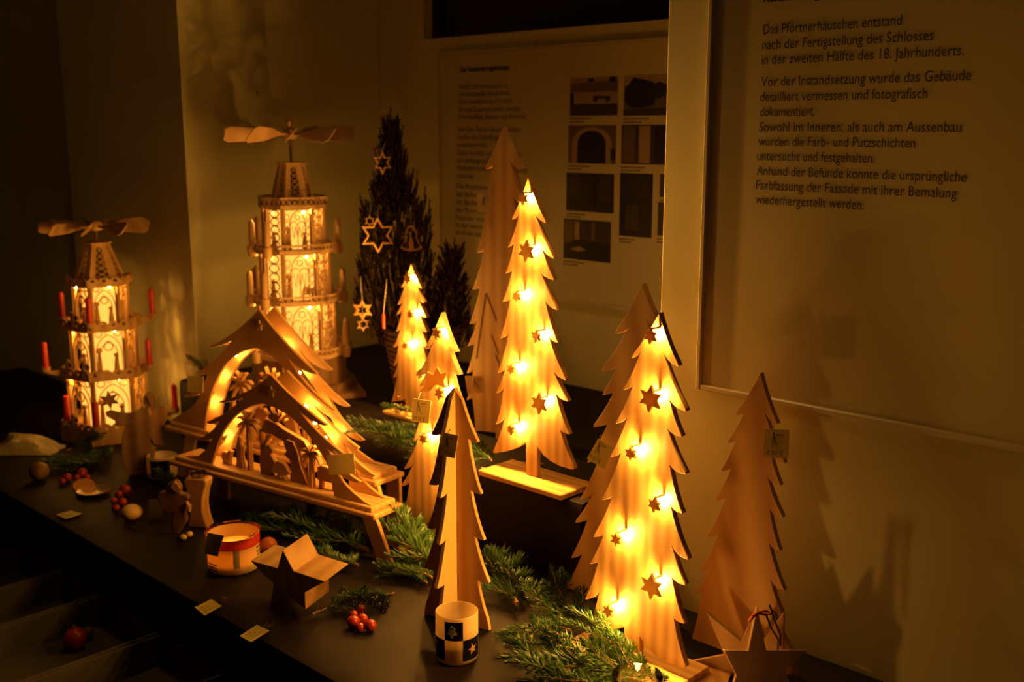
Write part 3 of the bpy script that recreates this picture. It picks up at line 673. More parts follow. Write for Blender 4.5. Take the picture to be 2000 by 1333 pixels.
# ------------------------------------------------------------------ candle pyramids
def zat(P, y):
    """height of pixel row y on the vertical line through P"""
    lo, hi = 0.0, 2.5
    for _ in range(40):
        m = (lo + hi) / 2; v = Vector((P.x, P.y, m)) - CAM
        py = 666.5 - F * v.dot(UP) / v.dot(FW)
        if py > y: lo = m
        else: hi = m
    return lo
def circ(cx, cz, r, k=8, rx=1.0): return [(cx + r * rx * math.cos(2 * PI * i / k), cz + r * math.sin(2 * PI * i / k)) for i in range(k + 1)]
def tracery(mb, w_, h, style, T, t=0.003):
    s = 0.0022; y0, y1 = -t / 2, t / 2
    S = lambda pts, q=s: mb.strip(pts, q, y0, y1, T)
    if style == 'arch':
        hw = w_ / 2
        S([(-hw, 0), (hw, 0)], .004); S([(-hw, h), (hw, h)], .006); S([(-hw, 0), (-hw, h)], .009); S([(hw, 0), (hw, h)], .009)
        a = hw * .82
        for q, top in ((a, .86), (a * .68, .72)):
            S(quad((-q, h * .45), (-q * .95, h * (top - .12)), (0, h * top), 6)); S(quad((q, h * .45), (q * .95, h * (top - .12)), (0, h * top), 6))
            S([(-q, 0), (-q, h * .45)], .0018); S([(q, 0), (q, h * .45)], .0018)
        S(circ(0, h * .60, a * .34, 10)); 
        for sx in (-1, 1): S(circ(sx * a * .72, h * .88, a * .26, 8)); S(circ(sx * a * .2, h * .93, a * .16, 6), .0015)
    elif style == 'wide':
        hw = w_ / 2
        S([(-hw, 0), (hw, 0)], .005); S([(-hw, h), (hw, h)], .006); S([(-hw, 0), (-hw, h)], .008); S([(hw, 0), (hw, h)], .008)
        a = hw * .55
        for sx in (-1, 1):
            S([(sx * a, 0), (sx * a, h * .62)]); S(quad((sx * a, h * .62), (sx * a, h * .85), (0, h * .95), 5))
            S(quad((sx * a, h * .62), (sx * a * .5, h * .78), (0, h * .62), 4), .0016)
            cx = sx * (a + hw) / 2 * .98
            for i in range(5): S(circ(cx, h * (.12 + .17 * i), h * .075, 8, min(1.0, (hw - a) * .38 / (h * .075))), .0016)
        S(circ(0, h * .80, a * .35, 8), .0016)
        for sx in (-1, 0, 1):
            S([(sx * a * .5, h * .30), (sx * a * .5 + a * .25, h * .58)], .0012); S([(sx * a * .5, h * .30), (sx * a * .5 - a * .25, h * .58)], .0012)
        S([(0, h * .1), (0, h * .62)], .0016); S([(-hw, h * .98), (hw, h * .98)], .003)
    else:
        hw = w_ / 2
        S([(-hw, 0), (hw, 0)], .005); S([(-hw, h), (hw, h)], .006); S([(-hw, 0), (-hw, h)], .006); S([(hw, 0), (hw, h)], .006)
        for i in range(5):
            z = h * (.12 + .19 * i); rr_ = h * .085
            S(circ(0, z, rr_, 10, hw * .6 / rr_), .0018); S([(-hw * .8, z + h * .095), (hw * .8, z + h * .095)], .0012)
def facet(va, i):
    a, b = va[i], va[(i + 1) % len(va)]
    if b < a: b += 360
    return R((a + b) / 2), R((b - a) / 2)
def polygon_deck(mb, va, Rr, z0, z1):
    n = len(va)
    pts = [(Rr * math.sin(R(a)), -Rr * math.cos(R(a))) for a in va]
    vs = [(x, y, z0) for x, y in pts] + [(x, y, z1) for x, y in pts]
    mb.add(vs, [tuple(range(n - 1, -1, -1)), tuple(range(n, 2 * n))] + [(i, (i + 1) % n, (i + 1) % n + n, i + n) for i in range(n)])
def fence_ring(mb, va, Rr, z0, h, kind):
    for i in range(len(va)):
        am, hf = facet(va, i); ap = Rr * math.cos(hf); w_ = 2 * Rr * math.sin(hf)
        T = Matrix.Rotation(am, 4, 'Z') @ Matrix.Translation((0, -ap, z0))
        if kind == 'scallop':
            k = max(2, round(w_ / 0.024)); s = w_ / k
            for j in range(k):
                cx = -w_ / 2 + s * (j + .5)
                outer = [(cx - s / 2, -.012), (cx + s / 2, -.012), (cx + s / 2, h * .4), (cx + s * .3, h * .85), (cx, h), (cx - s * .3, h * .85), (cx - s / 2, h * .4), (cx - s / 2, -.004)]
                q = s * .2; cz = h * .25
                inner = [(cx - q * .3, cz - q), (cx + q * .3, cz - q), (cx + q, cz), (cx + q * .3, cz + q), (cx, cz + q * 1.1), (cx - q * .3, cz + q), (cx - q, cz), (cx - q * .5, cz - q * .5)]
                mb.ring(outer, inner, -.0015, .0015, T)
        else:
            mb.strip([(-w_ / 2, 0), (w_ / 2, 0)], .004, -.0015, .0015, T); mb.strip([(-w_ / 2, h), (w_ / 2, h)], .0035, -.0015, .0015, T)
            k = max(2, round(w_ / 0.012)); s = w_ / k
            for j in range(k):
                x = -w_ / 2 + s * j; mb.strip([(x, 0), (x + s, h)], .0015, -.001, .001, T); mb.strip([(x + s, 0), (x, h)], .0015, -.001, .001, T)
def rotor(o, z, r, n, bw, m, hub_h):
    for i in range(n):
        T = Matrix.Rotation(2 * PI * i / n + .2, 4, 'Z') @ Matrix.Translation((0, 0, z)) @ Matrix.Rotation(R(48), 4, 'X')
        mb = MB(); pts = [(.016, -.003), (.04, -.004), (r * .55, -bw * .8), (r * .92, -bw), (r, -bw * .7), (r, bw * .7), (r * .92, bw), (r * .55, bw * .8), (.04, .004), (.016, .003)]
        vs = [(x, y, zz) for zz in (-.001, .001) for x, y in pts]; k = len(pts)
        mb.add(vs, [tuple(range(k - 1, -1, -1)), tuple(range(k, 2 * k))] + [(j, (j + 1) % k, (j + 1) % k + k, j + k) for j in range(k)], 0, T)
        mb.build('blade', m, o)
    mb = MB(); mb.lathe([(.004, z - .012), (.016, z - .010), (.018, z), (.014, z + .010), (.006, z + .014), (.009, z + hub_h * .6), (.010, z + hub_h * .75), (.006, z + hub_h), (.001, z + hub_h + .002)], 16, cap=True); mb.smooth = True; mb.build('hub', m, o)
def tower(label, P, yaw, va, tiers, decks, roof, rotor_, mat, style, base):
    """tiers: (z0, z1, R); decks: (z, R, rail_h); all heights above P"""
    o = thing('candle_pyramid', label, 'candle pyramid', P, yaw)
    base(o)
    for z, Rr, rh, kind in decks:
        mb = MB(); polygon_deck(mb, va, Rr, z - .006, z); mb.build('deck', mat, o)
        mb = MB(); fence_ring(mb, va, Rr - .001, z, rh, kind); r_ = mb.build('railing', mat, o)
    for k, (z0, z1, Rr) in enumerate(tiers):
        for i, a in enumerate(va):
            T = Matrix.Rotation(R(a), 4, 'Z') @ Matrix.Translation((0, -Rr, 0))
            mb = MB(); mb.box(-.0045, .0045, -.002, .007, z0, z1, T); mb.build('post', mat, o)
            am, hf = facet(va, i); ap = Rr * math.cos(hf); w_ = 2 * Rr * math.sin(hf) - .006
            T = Matrix.Rotation(am, 4, 'Z') @ Matrix.Translation((0, -ap + .002, z0))
            mb = MB(); st = style if style == 'arch' else ('wide' if hf > R(20) else 'narrow')
            tracery(mb, w_, z1 - z0, st, T); mb.build('window_panel', mat, o)
        mb = MB(); cr = .66 if style == 'arch' else .74; mb.lathe([(Rr * cr, z0 + .001), (Rr * cr, z1 - .010), (Rr * cr * .8, z1 - .004)], 24, cap=True); mb.build('fill_core', COREM, o)  # glowing cylinder added so every window looks lit; no real part of the tower
        for aa in (14, 160, -80):
            q = Rr * .84; mb = MB(); mb.ball((q * math.sin(R(aa)), -q * math.cos(R(aa)), z1 - .009), 0.0024, 8, 6); mb.build('bulb', TOWM, o)
        fa = (-55, -20, 15, 50, 95)
        for j, a in enumerate(fa):
            q = Rr * .82; h = (z1 - z0) * (.60 if j % 2 else .46)
            T = Matrix.Rotation(R(a), 4, 'Z') @ Matrix.Translation((0, -q, z0))
            mb = MB()
            if style != 'arch' and k == 1 and j == 2:
                mb.prism([(-.014, 0), (-.011, 0), (-.010, .014), (.008, .014), (.010, 0), (.013, 0), (.014, .020), (.018, .030), (.022, .032), (.018, .036), (.012, .028), (.006, .030), (.003, .038), (-.002, .030), (-.007, .037), (-.012, .028), (-.015, .018)], -.002, .002, T)
            else:
                mb.lathe([(.0075, 0), (.006, h * .4), (.004, h * .72), (.0015, h * .78)], 10, T, cap=True); mb.ball((0, 0, h * .86), h * .12, 8, 6, T=T)
            mb.build('figurine', mat, o)
    # roof
    z0, z1, ra, rb, ncut = roof
    for i in range(len(va)):
        am, hf = facet(va, i)
        wa, wb = ra * math.sin(hf), rb * math.sin(hf); aa, ab = ra * math.cos(hf), rb * math.cos(hf)
        sl = math.hypot(z1 - z0, aa - ab); tilt = math.atan2(aa - ab, z1 - z0)
        T = Matrix.Rotation(am, 4, 'Z') @ Matrix.Translation((0, -aa, z0)) @ Matrix.Rotation(-tilt, 4, 'X')
        f0, f1 = .10, .92
        ia, ib = wa * .52, wb * .80
        n8 = 4
        O = [(-wa, 0), (wa, 0), (wb, sl), (-wb, sl)]
        I = [(-ia, sl * f0), (ia, sl * f0), (ib * .5, sl * f1), (-ib * .5, sl * f1)]
        mb = MB(); mb.ring(O, I, 0, .003, T)
        for j in range(ncut):
            t0, t1 = j / ncut, (j + 1) / ncut
            w0_ = ia + (ib * .5 - ia) * t0; w1_ = ia + (ib * .5 - ia) * t1; za, zc = sl * (f0 + (f1 - f0) * t0), sl * (f0 + (f1 - f0) * t1)
            mb.strip([(-w0_, za), (w1_, zc)], .0016, .0005, .0025, T); mb.strip([(w0_, za), (-w1_, zc)], .0016, .0005, .0025, T)
        mb.build('roof_panel', mat, o)
    mb = MB(); polygon_deck(mb, va, rb + .006, z1, z1 + .004); mb.build('roof_cap', mat, o)
    zr, rr_, nb, bw, hh = rotor_
    mb = MB(); mb.tube([(0, 0, tiers[0][0]), (0, 0, zr)], .0032, 8); mb.build('axle', BROWN, o)
    rotor(o, zr, rr_, nb, bw, mat if style == 'arch' else PLY, hh)
    return o
facing = lambda P: math.atan2(P.x, P.y) * -1      # local -y looks at the camera
# small pyramid (left)
PS = onz(217, 848, ZT)
ys = facing(PS) + R(8)
def zr(y, P, r=0.0):
    q = Vector((P.x, P.y, 0)); q = q - q.normalized() * r
    return zat(Vector((q.x, q.y, P.z)), y) - P.z
vaS = [-30, 30, 90, 150, 210, 270]
dS = [zr(842, PS, .112), zr(737, PS, .104), zr(641, PS, .094), zr(553, PS, .078)]
def base_s(o):
    mb = MB(); polygon_deck(mb, vaS, .118, 0, dS[0] - .006); mb.build('plinth', PINE2, o)
def arm(o, az, r0, r1, z, zc, mat):
    T = Matrix.Rotation(R(az), 4, 'Z') @ Matrix.Rotation(-PI / 2, 4, 'Z')
    L = r1
    mb = MB(); mb.prism(quad((r0, z), (L * .95, z - .004), (L + .004, zc - .002), 5) + quad((L - .008, zc - .002), (L * .88, z + .012), (r0, z + .012), 5), -.002, .002, T); mb.build('candle_arm', mat, o)
    T2 = Matrix.Rotation(R(az), 4, 'Z') @ Matrix.Translation((0, -L, zc))
    mb = MB(); mb.lathe([(.006, -.006), (.010, -.003), (.011, .002), (.0115, .008), (.009, .008), (.008, .002)], 14, T2, cap=True); mb.smooth = True; mb.build('candle_cup', mat, o)
small = tower('smaller candle pyramid with red candles and gothic windows at the far left', PS, ys, vaS,
    [(dS[0], dS[1] - .006, .094), (dS[1], dS[2] - .006, .080), (dS[2], dS[3] - .006, .066)],
    [(dS[0], .116, .016, 'scallop'), (dS[1], .108, .016, 'scallop'), (dS[2], .098, .015, 'scallop'), (dS[3], .080, .010, 'scallop')],
    (dS[3], zr(478, PS, .028), .062, .030, 5), (zr(442, PS), .130, 9, .020, .012), PINE2, 'arch', base_s)
MS = Matrix.Translation(PS) @ Matrix.Rotation(ys, 4, 'Z')
def world_px(P):
    v = Vector(P) - CAM; return (1000 + F * v.x / v.dot(FW), 666.5 - F * v.dot(UP) / v.dot(FW))
CANDS = [((302, 592), 62, 'red candle at the upper right of the smaller pyramid', .12), ((178, 624), 100, 'red candle in front of the upper tier of the smaller pyramid', .1), ((144, 592), 50, 'dim red candle behind the upper left of the smaller pyramid', .1),
         ((294, 712), 102, 'red candle at the right of the middle tier, beside the bare wall', .1), ((100, 716), 62, 'red candle far out at the left of the middle tier', .13),
         ((340, 790), 52, 'red candle at the lower right beside the larger arch', .15), ((181, 838), 60, 'red candle in front of the lowest tier of the smaller pyramid', .12), ((141, 800), 60, 'dim red candle at the lower left behind the pyramid rail', .12)]
azs = [72, -22, -95, 48, -92, 78, -22, -78]
rad = [.120, .118, .092, .122, .140, .160, .130, .105]
lev = [dS[2]] * 3 + [dS[1]] * 2 + [dS[0]] * 3
for (pxy, h, lab, _), az, rr_, zl in zip(CANDS, azs, rad, lev):
    arm(small, az, .07, rr_, zl - .006, zl + .010, PINE2)
    p = MS @ Vector((rr_ * math.sin(R(az)), -rr_ * math.cos(R(az)), zl + .012))
    c = thing('candle', lab, 'candle', p)
    mb = MB(); mb.lathe([(.0078, 0), (.0075, .062), (.006, .067), (.0012, .069)], 14, cap=True); mb.smooth = True; mb.build('wax', RED, c)
    mb = MB(); mb.tube([(0, 0, .067), (0, 0, .074)], .0008, 5); mb.build('wick', WICK, c)
for az, r_, zl in ((-62, .092, dS[2]), (-80, .100, dS[1]), (-42, .100, dS[1]), (-66, .108, dS[0]), (20, .105, dS[0])):
    T = Matrix.Rotation(R(az), 4, 'Z') @ Matrix.Translation((0, -r_ + .008, zl))
    mb = MB(); mb.lathe([(.010, 0), (.007, .015), (.004, .024), (.002, .026)], 10, T, cap=True); mb.ball((0, 0, .031), .006, 10, 8, T=T); mb.ball((-.008, .004, .022), .007, 8, 6, sy=.4, T=T); mb.ball((.008, .004, .022), .007, 8, 6, sy=.4, T=T)
    mb.smooth = True; mb.build('angel_figurine', BROWN, small)

PB = onz(586, 760, ZP)
yb = facing(PB) + R(8)
dB = [zr(702, PB, .120), zr(594, PB, .108), zr(493, PB, .10), zr(404, PB, .08)]
vaB = [-27, 27, 63, 117, 153, 207, 243, 297]
def base_b(o):
    mb = MB(); polygon_deck(mb, [-45, 45, 135, 225], .190, 0, .012); mb.build('plinth', BROWN, o)
    mb = MB(); polygon_deck(mb, vaB, .142, .012, .030); mb.build('upper_plinth', BROWN, o)
    mb = MB(); polygon_deck(mb, vaB, .118, .030, dB[0] - .006); mb.build('drum', BROWN, o)
big = tower('larger candle pyramid with lattice windows and dark rotor behind the arches', PB, yb, vaB,
    [(dB[0], dB[1] - .006, .095), (dB[1], dB[2] - .006, .085), (dB[2], dB[3] - .006, .075)],
    [(dB[0], .125, .014, 'lattice'), (dB[1], .113, .013, 'lattice'), (dB[2], .104, .013, 'lattice'), (dB[3], .084, .018, 'lattice')],
    (dB[3], zr(321, PB, .03), .056, .032, 6), (zr(262, PB), .152, 10, .024, .034), BROWN if False else PLY, 'octagon', base_b)
for zl, rr_, azz in ((dB[0], .120, (60, 95, -60, 130)), (dB[1], .110, (75, -48, -80, 130, -130)), (dB[2], .101, (78, -45, -78, 130, -130))):
    for az in azz:
        T = Matrix.Rotation(R(az), 4, 'Z') @ Matrix.Translation((0, -rr_, zl))
        mb = MB(); mb.lathe([(.010, -.014), (.012, -.004), (.012, .010), (.008, .012), (.0075, .062), (.004, .066), (.001, .070)], 12, T, cap=True); mb.smooth = True; mb.build('turned_candle', PLY, big)
# ------------------------------------------------------------------ fir branches
def make_branch(seed, L=0.16, needle=0.017, dens=1.0, bushy=1.0):
    rr = random.Random(seed)
    stem = MB(); nd = MB(); tw = MB()
    def axis(p0, dir_, l, n=8, droop=0.2, wob=0.12):
        pts = [Vector(p0)]; d = Vector(dir_).normalized()
        for i in range(n):
            d = (d + Vector((rr.uniform(-wob, wob), rr.uniform(-wob, wob), rr.uniform(-wob, wob) - droop / n))).normalized()
            pts.append(pts[-1] + d * l / n)
        return pts
    def needles(pts, ln):
        tot = sum((b - a).length for a, b in zip(pts, pts[1:]))
        step = 0.0021 / dens; t = 0.004
        cum = [0]
        for a, b in zip(pts, pts[1:]): cum.append(cum[-1] + (b - a).length)
        while t < tot:
            i = max(k for k in range(len(pts) - 1) if cum[k] <= t); f = (t - cum[i]) / max(1e-6, cum[i + 1] - cum[i])
            p = pts[i].lerp(pts[i + 1], min(1, f)); ax = (pts[i + 1] - pts[i]).normalized()
            s_ = ax.orthogonal().normalized(); b_ = ax.cross(s_)
            side = Vector((0, 0, 1)).cross(ax)
            side = side.normalized() if side.length > 0.1 else s_
            up_ = ax.cross(side).normalized()
            for k in range(3):
                phi = rr.choice((-1, 1)) * R(rr.uniform(5, 80)) if rr.random() < .85 else R(rr.uniform(80, 280))
                rad_ = (side * math.copysign(math.cos(phi), rr.uniform(-1, 1)) + up_ * abs(math.sin(phi)) * (1 if rr.random() < .8 else -1)).normalized()
                end_f = 1 - 0.45 * max(0, (t / tot - .8) / .2)
                a_ = R(rr.uniform(42, 68)) * (1 - .5 * max(0, (t / tot - .85) / .15))
                l = ln * rr.uniform(.8, 1.1) * end_f
                d1 = (ax * math.cos(a_) + rad_ * math.sin(a_)).normalized(); d2 = (d1 + ax * .35 + Vector((0, 0, .12))).normalized()
                m = p + d1 * l * .55; e = m + d2 * l * .45
                wv = d1.cross(rad_ if rr.random() < .5 else ax); wv = (wv.normalized() if wv.length > .05 else side) * 0.00085
                o = len(nd.v); nd.v += [tuple(p - wv * .5), tuple(p + wv * .5), tuple(m + wv), tuple(m - wv), tuple(e)]
                nd.f += [(o, o + 1, o + 2, o + 3), (o + 3, o + 2, o + 4)]; nd.m += [0, 0]
            t += step
    main = axis((0, 0, 0), (1, 0, 0), L, 9, .15)
    stem.tube(main, [0.0030 * (1 - .6 * i / 9) for i in range(10)], 6); needles(main, needle)
    for i in range(1, 8):
        for sd in (-1, 1):
            if rr.random() < .25 / bushy: continue
            ax = (main[i + 1] - main[i]).normalized()
            dr = (ax * .75 + Vector((0, 0, 1)).cross(ax) * sd * rr.uniform(.6, .95) + Vector((0, 0, rr.uniform(-.15, .2)))).normalized()
            l = L * (.50 - .045 * i) * rr.uniform(.8, 1.15) * bushy
            pts = axis(main[i], dr, l, 5, .1)
            tw.tube(pts, [.0016, .0015, .0013, .0012, .001, .0008], 5); needles(pts, needle)
    return [b.build(n, m) for b, n, m in ((stem, 'stem', BARK), (tw, 'twig', BARK), (nd, 'needles', NEEDLE))]
VARS = [make_branch(s) for s in (11, 12, 13, 14)] + [make_branch(31, dens=.8, bushy=1.3), make_branch(32, L=.12, needle=.016)]
for v in VARS: v[2]['kind'] = 'stuff'
used_v = set()
def branch(a, b, lab, v=0, roll=0.0, name='fir_branch', za=ZT + .02, zb_=ZT + .02):
    Pa = a if isinstance(a, Vector) else onz(a[0], a[1], za); Pb = b if isinstance(b, Vector) else onz(b[0], b[1], zb_)
    L0 = .12 if v == 5 else .16
    d = Pb - Pa; k = d.length / L0 * .95
    o = bpy.data.objects.new(name, None); col.objects.link(o); o.empty_display_size = .03
    o.location = Pa; q = d.to_track_quat('X', 'Z'); o.rotation_mode = 'QUATERNION'
    from mathutils import Quaternion
    o.rotation_quaternion = q @ Quaternion((1, 0, 0), roll)
    ks = min(1.5, max(.6, k)); o.scale = (k, ks, ks)
    tag(o, lab, 'fir branch', 'fir branches laid along the table')
    for p in VARS[v]:
        c = p if v not in used_v else p.copy()
        if v in used_v: col.objects.link(c)
        c.parent = o
    used_v.add(v)
    return o
BR = [((1252, 1290), (1105, 1195), 'long fir branch lying across the base of the nearest lit tree', 0, .3, .03, .045),
      ((1255, 1315), (960, 1272), 'brownish fir branch pointing left in front of the nearest lit tree', 1, -.3, .02, .03),
      ((1270, 1345), (1000, 1325), 'lowest fir branch at the bottom edge beside the clear glass', 2, .2, .015, .015),
      ((1120, 1222), (1010, 1132), 'fir branch with upright green tips right of the crossed tree', 3, .5, .02, .06),
      ((1135, 1225), (1058, 1120), 'fir tip standing up nearest the black riser corner', 5, -.4, .02, .065),
      ((1115, 1232), (958, 1190), 'bright green fir twig pointing at the crossed tree foot', 4, .1, .03, .04),
      ((1130, 1250), (1010, 1232), 'green fir twig with a cut yellow end in the middle of the pile', 5, .7, .04, .05),
      ((1080, 1262), (955, 1240), 'dark fir twig behind the tree printed candle glass', 3, .1, .02, .02),
      ((1010, 1180), (948, 1050), 'fir branch climbing behind the right side of the crossed tree', 1, .2, .02, .05),
      ((1030, 1165), (970, 1080), 'dim fir branch leaning against the black riser front', 2, .8, .02, .07),
      ((1225, 1262), (1150, 1200), 'fir twig resting against the lowest star of the nearest lit tree', 5, .1, .035, .06),
      ((1180, 1345), (985, 1300), 'shaded fir branch along the bottom edge right of the candle glass', 0, .2, .02, .02),
      ((1110, 1310), (1000, 1290), 'shaded fir twig between the lowest branches', 3, -.2, .03, .03),
      ((1200, 1240), (1085, 1172), 'upper fir branch before the riser corner', 4, .1, .035, .055),
      ((1300, 1345), (1190, 1255), 'fir branch hanging past the foot of the nearest lit tree', 1, .4, .03, .05),
      ((1240, 1325), (1120, 1268), 'fir twig over the brownish branch at the bottom', 5, -.5, .035, .04),
      ((855, 1120), (745, 985), 'backlit fir branch beside the foot of the smaller arch', 0, .4, .02, .07),
      ((845, 1130), (738, 1062), 'fir branch with needles over the leg of the smaller arch', 4, .2, .02, .04),
      ((860, 1075), (795, 975), 'backlit fir branch left of the crossed tree with glowing gaps', 3, -.3, .03, .08),
      ((850, 1100), (760, 1020), 'fir twig in front of the half hidden lit tree', 5, .3, .04, .06),
      ((835, 1140), (765, 1095), 'dark fir twig low beside the crossed tree', 2, 0, .015, .02),
      ((735, 1000), (812, 895), 'fir branch pointing up between the arches and the half hidden tree', 1, .3, .03, .08),
      ((720, 1075), (520, 1015), 'fir branch under the front edge of the smaller arch', 0, 0, .015, .02),
      ((700, 1105), (560, 1065), 'fir branch behind the thick wooden star', 1, .2, .015, .02),
      ((640, 1050), (450, 1000), 'very dark fir branch under the left half of the smaller arch', 2, 0, .015, .015),
      ((610, 1200), (735, 1150), 'dark fir twig behind the small red apples', 3, .2, .01, .02),
      ((770, 1160), (665, 1185), 'dark fir twig pointing at the small red apples', 5, 0, .01, .02),
      ((345, 935), (290, 925), 'short fir twig around the star printed candle glass', 5, 0, .012, .02),
      ((215, 905), (70, 868), 'dark fir branch below the smaller pyramid', 4, 0, .02, .04),
      ((190, 895), (60, 905), 'dark fir branch at the far left of the table', 1, 0, .015, .02),
      ((130, 880), (210, 850), 'fir twig touching the plinth of the smaller pyramid', 5, 0, .03, .05)]
for a, b, lab, v, roll, z0, z1 in BR: branch(a, b, lab, v, roll, za=ZT + z0, zb_=ZT + z1)
BR2 = [((835, 850), (685, 792), 'fir branch on the riser edge behind the larger arch', 4, .2), ((850, 870), (675, 850), 'fir branch hanging over the riser edge right of the arches', 0, 0), ((830, 805), (735, 790), 'fir branch at the foot of the smallest lit tree', 3, .3),
       ((860, 885), (740, 862), 'fir twig reaching out beneath the square price tag', 5, .2), ((960, 900), (915, 868), 'small fir twig beside the cable on the riser', 5, 0), ((815, 865), (715, 825), 'middle fir branch of the three on the riser edge', 1, .1)]
for a, b, lab, v, roll in BR2: branch(a, b, lab, v, roll, za=ZP + .02, zb_=ZP + .03)
pt = aty(425, 745, 2.62); 
branch(aty(428, 760, 2.52), aty(388, 672, 2.52), 'dark fir tuft sticking up left of the larger arch', 4, .4)

# ------------------------------------------------------------------ potted spruce in a basket
PK = onz(828, 772, ZP)
BK = thing('basket', 'dark wicker basket holding the potted spruce', 'basket', PK)
mb = MB(); mb.lathe([(.001, .002), (.060, .002), (.078, .10), (.088, .165), (.082, .165), (.072, .10), (.055, .008), (.001, .008)], 28); mb.smooth = True; mb.build('body', WICKER, BK)
for i in range(13):
    z = .008 + i * .0125; r = .062 + (.089 - .062) * (z / .165) + .0015
    mb = MB(); mb.tube([(r * (1 + .012 * math.sin(k * PI / 1.5 + i)) * math.cos(2 * PI * k / 36), r * (1 + .012 * math.sin(k * PI / 1.5 + i)) * math.sin(2 * PI * k / 36), z) for k in range(37)], .0045, 6); mb.smooth = True; mb.build('weave_strand', WICKER, BK)
mb = MB(); mb.lathe([(.001, .15), (.08, .15)], 20); mb.build('soil', BARK, BK)
SPR = thing('potted_spruce', 'dark green potted dwarf spruce hung with wooden ornaments', 'tree', PK + Vector((0, 0, .15)))
rr = random.Random(5)
nd = MB(); br = MB()
def shoot(p, d, l, ln=.0115, fat=1.0):
    d = d.normalized(); s_ = d.orthogonal().normalized(); b_ = d.cross(s_)
    br.tube([p, p + d * l * .6, p + d * l], [.0018, .0012, .0006], 4)
    n = int(l / .0013)
    for i in range(n):
        t = i / n; q = p + d * l * t; a = rr.uniform(0, 2 * PI)
        rd = s_ * math.cos(a) + b_ * math.sin(a); e = (rd * .8 + d * (.6 + .6 * t)).normalized() * ln * rr.uniform(.7, 1.1) * (1 - .35 * t)
        wv = d.cross(rd) * .0014
        o = len(nd.v); nd.v += [tuple(q - wv), tuple(q + wv), tuple(q + e)]; nd.f.append((o, o + 1, o + 2)); nd.m.append(0)
Yk = PK.y
def L(px_, py_, dy=0.0): return aty(px_, py_, Yk + dy) - (PK + Vector((0, 0, .15)))
prof = [(212, 3), (250, 13), (300, 24), (330, 34), (360, 45), (400, 56), (450, 62), (500, 64), (550, 74), (600, 76), (640, 60)]
def hw(y):
    for (a, b), (c, d_) in zip(prof, prof[1:]):
        if a <= y <= c: return b + (d_ - b) * (y - a) / (c - a)
    return 40
def axx(y): return 762 + (y - 212) * .040
br.tube([L(815, 690), L(790, 560), L(775, 400), L(762, 225)], [.009, .007, .005, .002], 6)
shoot(L(764, 300), L(762, 212) - L(764, 300), (L(762, 212) - L(764, 300)).length, .011)
for i in range(1500):
    y = rr.uniform(235, 655); f = rr.uniform(-1, 1); w_ = hw(y)
    w_ *= 1.0 if y > 390 else .74; x = axx(y) + f * w_; dz = rr.uniform(-1, 1) * math.sqrt(max(0, 1 - f * f)) * w_ / 823 * 1.0
    p = L(x, y + 22, dz); l = rr.uniform(.020, .042) * (1.15 if abs(f) > .7 else 1)
    shoot(p, Vector((f * .28 + rr.uniform(-.1, .1), dz * 8 * .3 + rr.uniform(-.15, .15), 1)), l)
for i in range(420):
    t = rr.uniform(0, 1) ** .8; y = 480 + t * 180; w_ = 6 + t * 36; f = rr.uniform(-1, 1)
    x = 884 - t * 10 + f * w_; dz = rr.uniform(-1, 1) * w_ / 823
    shoot(L(x, y + 20, dz + .02), Vector((f * .6 + rr.uniform(-.2, .2), rr.uniform(-.3, .3), 1)), rr.uniform(.025, .045))
for (x, y, l) in ((884, 500, .055), (828, 392, .045), (812, 362, .045), (790, 318, .045), (836, 420, .05), (735, 380, .04), (838, 450, .05), (722, 430, .035), (712, 540, .04), (700, 560, .03), (905, 590, .03), (912, 620, .03)):
    shoot(L(x, y + 12), Vector((.1 if x > 780 else -.15, 0, 1)), l, .010); shoot(L(x, y + 20, .01), Vector((.2 if x > 780 else -.25, 0, 1)), l * .8, .010)
br.build('trunk_and_twigs', BARK, SPR)
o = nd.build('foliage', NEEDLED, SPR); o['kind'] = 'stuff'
# ornaments in front of the spruce
def ornament(name, lab, px_, py_, Y, build, string_to, cat='ornament', yaw=0.0):
    P = aty(px_, py_, Y); o = thing(name, lab, cat, P, yaw, 'wooden ornaments on the potted spruce')
    k = Y / F * 1.02
    build(o, k)
    s = aty(string_to[0], string_to[1], Y + .02) - P; s = Matrix.Rotation(-yaw, 3, 'Z') @ s
    top = o.get('topz', 0.03)
    mb = MB(); mb.tube([(0, 0, top), tuple(s)], .0006, 4); mb.build('thread', CABLE, o)
    if 'topz' in o: del o['topz']
    return o
def mkstar(Rp, band, n=6, inner=.56, hole=True, m=PINE2, extra=None):
    def f(o, k):
        r = Rp * k; P_ = star_poly(r, r * inner, n); q = 1 - band
        mb = MB()
        if hole: mb.ring(P_, [(x * q, z * q) for x, z in P_], -.002, .002)
        else: mb.prism(P_, -.002, .002)
        mb.build('star_plate', m, o, bevel=.0004); o['topz'] = r
    return f
